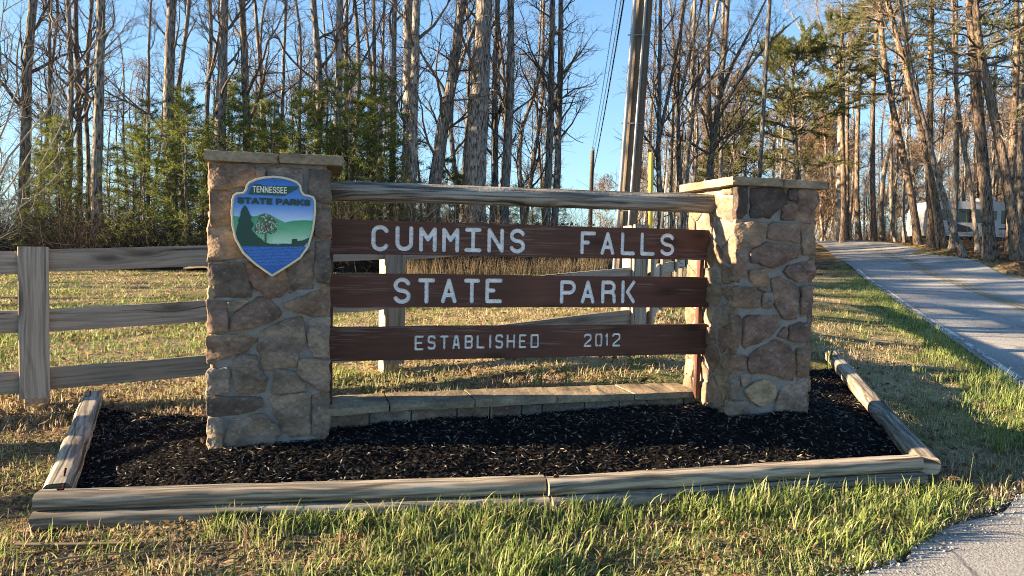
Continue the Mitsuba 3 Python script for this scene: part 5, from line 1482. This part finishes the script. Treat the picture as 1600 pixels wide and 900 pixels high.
def leaf_cards(rng, c, size, cols, flat=1.0):
    """single dead leaves: folded pairs of triangles"""
    N = len(c)
    a = nrm(rng.normal(size=(N, 3)) * [1, 1, flat])
    b = nrm(np.cross(a, rng.normal(size=(N, 3)) * [flat, flat, 1]))
    s = size * rng.uniform(.5, 1.3, (N, 1))
    up_ = np.cross(a, b)
    V = np.stack([c - a * s, c + b * s * .45 + up_ * s * .2, c + a * s, c - b * s * .45 + up_ * s * .2], 1).reshape(-1, 3)
    k = np.arange(N)[:, None] * 4
    C = cols[rng.integers(0, len(cols), N)] * rng.uniform(.7, 1.3, (N, 1))
    return V, np.vstack([k + [0, 1, 2], k + [0, 2, 3]]), np.repeat(C, 4, 0)


DEAD = np.array([(.17, .095, .05), (.12, .065, .036), (.22, .14, .08), (.10, .062, .04)])
r = np.random.default_rng(17)
k = thing('thicket', 'dark tangle of twigs, briars and brown leaves along the edge of the wood', 'thicket', kind='stuff')
mb = MB()
N = 9000
x = r.uniform(-27, 3.2, N)
y = 28.3 + r.gamma(1.4, 1.3, N) + .5 * np.sin(x * .9)
hgt = 1.7 * (r.uniform(.5, 1.5, N) + .8 * (r.uniform(0, 1, N) < .12)) * (.75 + .55 * meshkit.noise(np.c_[x * .5, y * 0, y * 0]))
P, R = twig_cloud(r, np.c_[x, y, G(x, y) - .05], hgt * 1.25, .5, .010)
cl = np.array([TW_DARK, (.10, .075, .058), TW_GREY, TW_DARK])[r.integers(0, 4, N)]
mb.add(*tubes(P, R, 3), color=np.repeat(cl, 15, 0))
bb, dd, LL, _ = sprout(r, P, R, 2, .2, 1, (25, 70), .55, .12)
P2, R2 = grow(r, bb, dd, LL, np.full(len(bb), .007), 3, .2, 0, .6)
mb.add(*tubes(P2, R2, 3), color=np.repeat(np.repeat(cl, 2, 0), 9, 0))
scene[k + '__001'] = mb.shape('m_twig', True)
tag(k + '__001')
labels.pop(k + '__001')
mb = MB()
N = 16000
x = r.uniform(-27, 3.2, N)
y = 28.2 + r.gamma(1.3, 1.3, N) + .5 * np.sin(x * .9)
mb.add(*leaf_cards(r, np.c_[x, y, G(x, y) + r.gamma(1.2, .42, N).clip(0, 1.9)], .075, DEAD * .35))
scene[k + '__002'] = mb.shape('m_leaf', False)

k = thing('thicket', 'grey-brown bare undergrowth of saplings beyond the road under the pines', 'thicket', kind='stuff')
mb = MB()
N = 5200
y = r.uniform(46, 100, N)
x = y * r.uniform(.40, .76, N)
ok = np.array([off_road(a, b) and not (26.5 < a < 37.5 and 47 < b < 54) for a, b in zip(x, y)])
x, y = x[ok], y[ok]
N = len(x)
P, R = twig_cloud(r, np.c_[x, y, G(x, y) - .1], r.uniform(.8, 3.6, N), .3, .014)
cl = np.array([TW_TAN, TW_PALE, (.24, .16, .09), TW_GREY])[r.integers(0, 4, N)]
mb.add(*tubes(P, R, 3), color=np.repeat(cl, 15, 0))
scene[k] = mb.shape('m_twig', True)
k = thing('thicket', 'bare brush below the trees between the utility pole and the right pillar', 'thicket', kind='stuff')
mb = MB()
N = 3600
y = r.uniform(33, 62, N)
x = y * r.uniform(.15, .36, N)
ok = x < road_left(y) - 2.2
x, y = x[ok], y[ok]
N = len(x)
P, R = twig_cloud(r, np.c_[x, y, G(x, y) - .1], r.uniform(.7, 3.0, N), .3, .011)
mb.add(*tubes(P, R, 3), color=np.repeat(np.array([TW_DARK, TW_GREY, TW_TAN, TW_DARK])[r.integers(0, 4, N)], 15, 0))
scene[k] = mb.shape('m_twig', True)
k = thing('shrub', 'small olive green bush in the gap under the log, right of the small distant pole', 'shrub')
mb = MB()
c = np.array([4.6, 52, float(G(4.6, 52))])
q = r.normal(size=(2600, 3)) * [1.3, .8, .5] + c + [0, 0, .75]
mb.add(*leaf_cards(r, q, .16, np.array([(.085, .10, .035), (.12, .12, .04), (.06, .075, .03)])))
scene[k] = mb.shape('m_leaf', False)
# fallen trunk and limbs before the thicket
for lab, pts, r0 in (('long fallen grey branch lying along the thicket behind the left fence', [(-19.5, 27.6, .75), (-16.5, 27.5, .85), (-13.9, 27.6, 1.0), (-12.4, 27.7, 1.15)], .07), ('bleached fallen limb on the grass edge behind the left pillar', [(-12.0, 27.0, .55), (-11.0, 26.6, .62), (-10.2, 26.3, .5)], .05)):
    k = thing('fallen_branch', lab, 'branch')
    c = CubicSpline(np.linspace(0, 1, len(pts)), pts)(np.linspace(0, 1, 14))
    mb = MB()
    mb.add(*tubes(c[None], np.linspace(r0, r0 * .4, 14)[None], 7), color=(.22, .18, .145))
    bb, dd, LL, _ = sprout(r, c[None], np.full((1, 14), r0), 9, .2, 1, (30, 70), .22, .2)
    mb.add(*tubes(*grow(r, bb, dd, LL, np.full(len(bb), .02), 5, .2, .02, .3), 4), color=(.2, .165, .135))
    scene[k] = mb.shape('m_twig', True)


# ------------------------------------------------------------------ grass
def blades(rng, base, H, W, lean, cols, segs=2, dirs=None):
    """grass blades: flat tapering strips, bent over"""
    N = len(base)
    az = rng.uniform(0, 2 * math.pi, N) if dirs is None else dirs
    d = np.stack([np.cos(az), np.sin(az), np.zeros(N)], -1)
    s = np.stack([-np.sin(az + rng.normal(0, .6, N)), np.cos(az), np.zeros(N)], -1)
    s = nrm(s)
    bend = np.abs(rng.normal(0, 1, N)) * lean + .1
    rows, ts = [], np.linspace(0, 1, segs + 1)
    for t in ts[:-1]:
        c = base + np.array([0, 0, 1.0]) * (H * np.sin(t * np.minimum(bend, 1.5)) / np.maximum(np.minimum(bend, 1.5), .1))[:, None] + d * (H * (1 - np.cos(t * np.minimum(bend, 1.5))) / np.maximum(np.minimum(bend, 1.5), .1))[:, None]
        w = (W * (1 - .55 * t))[:, None]
        rows += [c - s * w, c + s * w]
    bt = np.minimum(bend, 1.5)
    rows.append(base + np.array([0, 0, 1.0]) * (H * np.sin(bt) / np.maximum(bt, .1))[:, None] + d * (H * (1 - np.cos(bt)) / np.maximum(bt, .1))[:, None])
    V = np.stack(rows, 1)
    m = V.shape[1]
    F = []
    for k_ in range(segs - 1):
        a = 2 * k_
        F += [[a, a + 1, a + 3], [a, a + 3, a + 2]]
    F.append([m - 3, m - 2, m - 1])
    F = (np.array(F)[None] + (np.arange(N) * m)[:, None, None]).reshape(-1, 3)
    return V.reshape(-1, 3), F, np.repeat(cols, m, 0)


GREEN = np.array([(.185, .255, .068), (.28, .335, .12), (.10, .160, .048), (.39, .41, .20)])
STRAW = np.array([(.46, .375, .25), (.36, .285, .19), (.55, .47, .33), (.24, .18, .125)])


def tufted(rng, n_tufts, n_single, region, per, sigma, H, W, lean, greenness, seg=2, zfun=G):
    """tuft centres with blades round them, and loose blades between; colours from a patchy field"""
    c = region(rng, n_tufts)
    m = rng.poisson(per, len(c)) + 3
    idx = np.repeat(np.arange(len(c)), m)
    off = rng.normal(0, 1, (len(idx), 2)) * (sigma * rng.uniform(.5, 1.3, len(c)))[idx][:, None]
    xy = np.vstack([c[idx] + off, region(rng, n_single)])
    hs = np.concatenate([(rng.uniform(.6, 1.25, len(c)))[idx], np.full(n_single, .45)])
    ca = rng.normal(-.3, 1.0, len(c))
    az = np.concatenate([np.where(rng.uniform(0, 1, len(idx)) < .55, ca[idx] + rng.normal(0, .45, len(idx)), np.arctan2(off[:, 1], off[:, 0]) + rng.normal(0, .7, len(idx))), rng.uniform(0, 6.28, n_single)])
    ok = ~paved(xy[:, 0], xy[:, 1])
    xy, hs, az = xy[ok], hs[ok], az[ok]
    g = greenness(xy, rng)
    tuft = np.concatenate([rng.uniform(0, 1, len(c))[idx], rng.uniform(0, 1, n_single)])[ok]
    isg = (rng.uniform(0, 1, len(xy)) * .55 + tuft * .45) < g
    cols = np.where(isg[:, None], GREEN[rng.integers(0, 4, len(xy))], STRAW[rng.integers(0, 4, len(xy))]) * rng.uniform(.75, 1.2, (len(xy), 1))
    h = H * hs * rng.uniform(.5, 1.25, len(xy)) * np.where(isg, 1.0, .8)
    z = zfun(xy[:, 0], xy[:, 1]) - .01
    return blades(rng, np.c_[xy, z], h, np.full(len(xy), W) * rng.uniform(.7, 1.3, len(xy)), lean, cols, seg, az)


def patch(xy, f, s=0):
    return meshkit.noise(np.c_[xy * f, np.zeros(len(xy))], s)


front_line = LineString([tf0 + [-.05, -.09], tf1 + [0, -.11], tf2 + [.12, -.10]])


def reg_front(rng, n):
    out = np.zeros((0, 2))
    while len(out) < n:
        q = rng.uniform([-3.1, 2.5], [4.2, 5.4], (n * 2, 2))
        y_ = np.interp(q[:, 0], [-3.2, -2.56, .215, 2.9, 4.2], [3.8, 3.80, 4.23, 4.86, 5.2])
        q = q[(q[:, 1] < y_) & (rng.uniform(0, 1, len(q)) < .15 + .85 * np.clip((patch(q, 1.6, 5) - .25) * 2.0, 0, 1))]
        out = np.vstack([out, q])
    return out[:n]


r = np.random.default_rng(23)
gz_front = lambda x, y: ground_z(x, y)
k = thing('grass', 'tufts of long green grass in front of the timber edging', 'grass', kind='stuff')
mb = MB()
mb.add(*tufted(r, 460, 8000, reg_front, 22, .060, .125, .0042, 1.5, lambda p, g: .22 + .75 * patch(p, 1.3, 3), 4, gz_front))


def reg_all(rng, n):
    out = np.zeros((0, 2))
    while len(out) < n:
        q = rng.uniform([-4.2, 2.5], [4.2, 5.4], (n * 2, 2))
        y_ = np.interp(q[:, 0], [-4.2, -2.66, -2.60, .215, 2.9, 4.2], [6.5, 6.0, 3.80, 4.23, 4.86, 5.2])
        out = np.vstack([out, q[q[:, 1] < y_]])
    return out[:n]


def reg_row(rng, n):  # the fringe right along the front timber
    t = rng.uniform(0, 1, n) ** .8
    x = -1.6 + 4.6 * t
    y = np.interp(x, [-2.56, .215, 2.9], [3.80, 4.20, 4.80]) - rng.gamma(1.5, .09, n)
    return np.c_[x, y]


mb.add(*tufted(r, 210, 300, reg_row, 13, .055, .125, .0040, 1.3, lambda p, g: np.full(len(p), .85), 4, gz_front))
scene[k + '__001'] = mb.shape('m_grass', False)
mb = MB()
mb.add(*tufted(r, 600, 64000, reg_all, 14, .06, .08, .0027, 1.8, lambda p, g: np.clip(.1 + .9 * (patch(p, .9, 12) - .1), .1, .7), 2, gz_front))
scene[k + '__002'] = mb.shape('m_grass', False)
mb = MB()
n = 2600
q = reg_all(r, n)
mb.add(*leaf_cards(r, np.c_[q, ground_z(q[:, 0], q[:, 1]) + r.uniform(.006, .03, n)], .022, np.array([(.26, .16, .09), (.33, .23, .14), (.17, .10, .06)]), .35))
n = 110
qm = r.uniform([-3.3, 4.0], [3.6, 6.2], (n, 2))
qm = qm[shapely.contains_xy(bed, qm[:, 0], qm[:, 1])]
mb.add(*leaf_cards(r, np.c_[qm, M(qm[:, 0], qm[:, 1]) + .022], .020, np.array([(.22, .14, .085), (.15, .095, .06)]), .35))
scene[thing('dead_leaves', 'brown dead leaves scattered in the front grass and on the mulch', 'dead leaves', kind='stuff')] = mb.shape('m_leaf', False)


def reg_field(rng, n):
    out = np.zeros((0, 2))
    while len(out) < n:
        y = 5.2 * (28.5 / 5.2) ** rng.uniform(0, 1, n * 2)
        q = np.c_[y * rng.uniform(-.80, .26, len(y)), y]
        d = np.stack([q[:, 0] - SO[0], q[:, 1] - SO[1]], -1)
        V = d @ SV[:2]
        U = d @ SU[:2]
        behind = (V > .50) & ~((U < -2.85) & (V < .95)) & ~((U > -.05) & (V < 1.3))
        q = q[behind & (road_dist(q[:, 0], q[:, 1]) > 3.0)]
        out = np.vstack([out, q])
    return out[:n]


k = thing('field_grass', 'short tan and green winter grass on the field behind the fence', 'grass', kind='stuff')
mb = MB()
W_ = lambda V: V
V, F, C = tufted(r, 9000, 22000, reg_field, 5, .07, .085, .0042, .9, lambda p, g: np.clip(.16 + .9 * (patch(p, .55, 6) - .3) + .3 * patch(p, 2.3, 9), .06, .9), 2)
sc_ = np.repeat(np.linalg.norm(V.reshape(-1, 5, 3)[:, 0, :2], axis=1).clip(6, 30) / 6, 5)
cen = np.repeat(V.reshape(-1, 5, 3)[:, :2].mean(1), 5, 0)
W2 = cen + (V - cen) * np.c_[sc_ ** .8, sc_ ** .8, np.ones(len(sc_))]
mb.add(W2, F, C)
scene[k + '__001'] = mb.shape('m_grass', False)
mb = MB()
n = 9000
q = reg_field(r, n)
mb.add(*leaf_cards(r, np.c_[q, G(q[:, 0], q[:, 1]) + r.uniform(.01, .05, n)], .035, np.array([(.26, .17, .10), (.33, .235, .15), (.16, .10, .06)]), .4))
scene[k + '__002'] = mb.shape('m_leaf', False)

k = thing('dry_grass', 'tall pale dry grass before the thicket, seen between the upper boards', 'grass', kind='stuff')
mb = MB()
n = 2400
x = r.uniform(-4.0, 3.4, n)
y = 26.5 + r.uniform(0, 2.4, n)
mb.add(*blades(r, np.c_[x, y, G(x, y) - .02], r.uniform(.25, .85, n), np.full(n, .008), .5, np.array([(.25, .20, .13), (.17, .13, .085), (.34, .285, .195)])[r.integers(0, 3, n)], 3))
scene[k] = mb.shape('m_grass', False)


def reg_verge(rng, n):
    out = np.zeros((0, 2))
    while len(out) < n:
        y = 4.9 * (34 / 4.9) ** rng.uniform(0, 1, n * 2)
        lo = np.interp(y, [4.9, 9.0, 9.6, 12, 34], [2.95, 3.95, 2.6, 3.4, 11.5])
        x = lo + (road_left(y) - lo) * rng.uniform(0, 1, len(y))
        q = np.c_[x, y]
        q = q[(x < road_left(y) - .02)]
        out = np.vstack([out, q])
    return out[:n]


k = thing('verge_grass', 'tan and green grass on the verge between the right pillar and the road', 'grass', kind='stuff')
mb = MB()
V, F, C = tufted(r, 2100, 12000, reg_verge, 8, .06, .10, .0036, .8, lambda p, g: np.clip(.12 + .85 * np.exp(-np.abs(road_dist(p[:, 0], p[:, 1]) - .45) / .5) + .35 * (patch(p, .9, 4) - .4), .05, .95), 2)
mb.add(V, F, C)


def reg_edge(rng, n):
    y = 7.6 * (26 / 7.6) ** rng.uniform(0, 1, n)
    return np.c_[road_left(y) - .12 - rng.gamma(1.6, .20, n), y]


mb.add(*tufted(r, 420, 100, reg_edge, 20, .06, .17, .0040, .8, lambda p, g: np.full(len(p), .85), 2))
scene[k + '__001'] = mb.shape('m_grass', False)
mb = MB()
n = 2600
q = reg_verge(r, n)
mb.add(*leaf_cards(r, np.c_[q, G(q[:, 0], q[:, 1]) + r.uniform(.01, .04, n)], .028, DEAD * 1.3, .35))
scene[k + '__002'] = mb.shape('m_leaf', False)

# leaf litter and needles under the pines beyond the road
k = thing('leaf_litter', 'brown leaves and pine straw on the bank beyond the road', 'leaf litter', kind='stuff')
mb = MB()
n = 9000
y = 22 * (60 / 22) ** r.uniform(0, 1, n)
x = road_right(y) + .15 + r.gamma(1.2, 3.0, n)
mb.add(*leaf_cards(r, np.c_[x, y, G(x, y) + r.uniform(.01, .06, n)], .075, np.array([(.20, .12, .065), (.14, .085, .05), (.27, .18, .10)]), .4))
scene[k] = mb.shape('m_leaf', False)


# single plants one can point at
def clump(lab, x, y, n, h, col, lean, w=.006, name='grass_clump', z=None):
    k_ = thing(name, lab, 'plant')
    rr_ = np.random.default_rng(int(abs(x * 977) + y * 131))
    b = np.c_[x + rr_.normal(0, .02, n), y + rr_.normal(0, .02, n), np.full(n, (float(G(x, y)) if z is None else z) - .01)]
    mb_ = MB()
    mb_.add(*blades(rr_, b, h * rr_.uniform(.7, 1.1, n), np.full(n, w), lean, np.array(col) * rr_.uniform(.8, 1.2, (n, 1)), 5))
    scene[k_] = mb_.shape('m_grass', False)


clump('pale green arching bulb leaves behind the ledge, left one of two clumps', .24, 6.35, 14, .27, (.20, .25, .10), .55)
clump('upright pale green bulb leaves behind the ledge, right one of two clumps', .52, 6.55, 8, .30, (.20, .25, .10), .12)
clump('bright green weed tuft at the far end of the right timber', 3.72, 8.5, 34, .30, (.11, .17, .04), .35, .006)
clump('two long yellowish blades sticking up beside the right corner of the edging', 2.98, 4.78, 3, .30, (.25, .26, .09), .3, .004)
clump('green tuft hanging over the pavement at the right edge of the photo', 3.85, 5.75, 26, .30, (.16, .20, .05), .9, .005)
clump('low yellow-green bushy weed behind the left end of the ledge', -1.1, 5.72, 60, .20, (.13, .16, .045), .8, .006)
clump('dry tan weed tuft in the mulch by the ledge', -.15, 5.3, 7, .20, (.34, .26, .15), .9, .0035, z=.24)

# ------------------------------------------------------------------ mulch chips
def chips(rng, c, L, W, cols, tilt=.35):
    N = len(c)
    az = rng.uniform(0, 6.28, N)
    d = nrm(np.stack([np.cos(az), np.sin(az), rng.normal(0, tilt, N)], -1))
    s = nrm(np.cross(d, nrm(np.stack([rng.normal(0, .4, N), rng.normal(0, .4, N), np.ones(N)], -1))))
    u_ = np.cross(s, d)
    l, w, h = (L * rng.uniform(.4, 1.3, N))[:, None], (W * rng.uniform(.5, 1.4, N))[:, None], (W * rng.uniform(.2, .6, N))[:, None]
    V = np.stack([c - d * l, c + s * w - d * l * .5, c + s * w * .7 + d * l * .6, c + d * l, c - s * w + d * l * .4, c - s * w * .8 - d * l * .6, c + u_ * h], 1)
    F = np.array([[6, i, (i + 1) % 6] for i in range(6)])
    return V.reshape(-1, 3), (F[None] + (np.arange(N) * 7)[:, None, None]).reshape(-1, 3), np.repeat(cols, 7, 0)


k = thing('mulch', 'black shredded wood mulch chips inside the timber edging', 'mulch', kind='stuff')
r = np.random.default_rng(31)
n = 46000
x0, y0, x1, y1 = bed.bounds
q = r.uniform([x0, y0], [x1, y1], (n * 3, 2))
q = q[shapely.contains_xy(bed.buffer(.02), q[:, 0], q[:, 1])][:n]
t = r.uniform(0, 1, (len(q), 1))
pal = np.where(t < .74, np.array([.009, .009, .0105]), np.where(t < .90, np.array([.04, .036, .033]), np.array([.27, .23, .18]))) * r.uniform(.6, 1.4, (len(q), 1))
mb = MB()
mb.add(*chips(r, np.c_[q, M(q[:, 0], q[:, 1]) + r.uniform(.001, .014, len(q))], .020, .0036, pal))
scene[k] = mb.shape('m_chip', False)

# gravel along the broken edge of the pavement, sticks
k = thing('gravel', 'loose grey gravel along the broken edge of the pavement', 'gravel', kind='stuff')
n = 1800
e = APRON.exterior.segmentize(.02)
c = np.array(e.coords)
c = c[(c[:, 1] > 2.6) & (c[:, 1] < 7.2) & (c[:, 0] > .2) & (c[:, 0] < 5.6)]
q = c[r.integers(0, len(c), n)] + r.normal(0, .07, (n, 2))
ico = trimesh.creation.icosphere(0, 1.0)
s = r.gamma(2.0, .0026, n).clip(.002, .012)
V = q[:, None, :].repeat(12, 1)
V = np.concatenate([V, np.broadcast_to((G(q[:, 0], q[:, 1]) + .006)[:, None, None], (n, 12, 1))], -1) + np.array(ico.vertices)[None] * s[:, None, None] * r.uniform(.6, 1.3, (n, 12, 1))
mb = MB()
mb.add(V.reshape(-1, 3), (np.array(ico.faces)[None] + (np.arange(n) * 12)[:, None, None]).reshape(-1, 3), np.repeat(r.uniform(.16, .42, (n, 1)) * np.array([1, .97, .93]), 12, 0))
scene[k] = mb.shape('m_chip', False)
for lab, pts, r0 in (('dry grey stick lying in the grass before the left end of the edging', [(-2.45, 3.62), (-2.2, 3.63), (-1.9, 3.66)], .010), ('thin crooked twig in the front grass at lower left', [(-2.18, 3.42), (-2.05, 3.5), (-1.75, 3.58), (-1.45, 3.68)], .006), ('short pale twig leaning in the lower left grass', [(-2.0, 3.30), (-1.88, 3.42), (-1.84, 3.55)], .006)):
    k = thing('stick', lab, 'stick')
    p3 = np.array([(a, b, float(ground_z(np.array([a]), np.array([b]))[0]) + .025) for a, b in pts])
    c = CubicSpline(np.linspace(0, 1, len(p3)), p3)(np.linspace(0, 1, 9))
    mb = MB()
    mb.add(*tubes(c[None], np.linspace(r0, r0 * .6, 9)[None], 6), color=(.25, .195, .135))
    scene[k] = mb.shape('m_twig', True)
k = thing('fallen_branch', 'crooked branch lying on the bank at the near edge of the pines', 'branch')
mb = MB()
c = CubicSpline([0, .5, 1], [(21.6, 31.5, float(G(21.6, 31.5)) + .08), (23.3, 31.9, float(G(23.3, 31.9)) + .12), (25.4, 32.2, float(G(25.4, 32.2)) + .1)])(np.linspace(0, 1, 10))
mb.add(*tubes(c[None], np.linspace(.06, .025, 10)[None], 6), color=(.20, .16, .12))
scene[k] = mb.shape('m_twig', True)
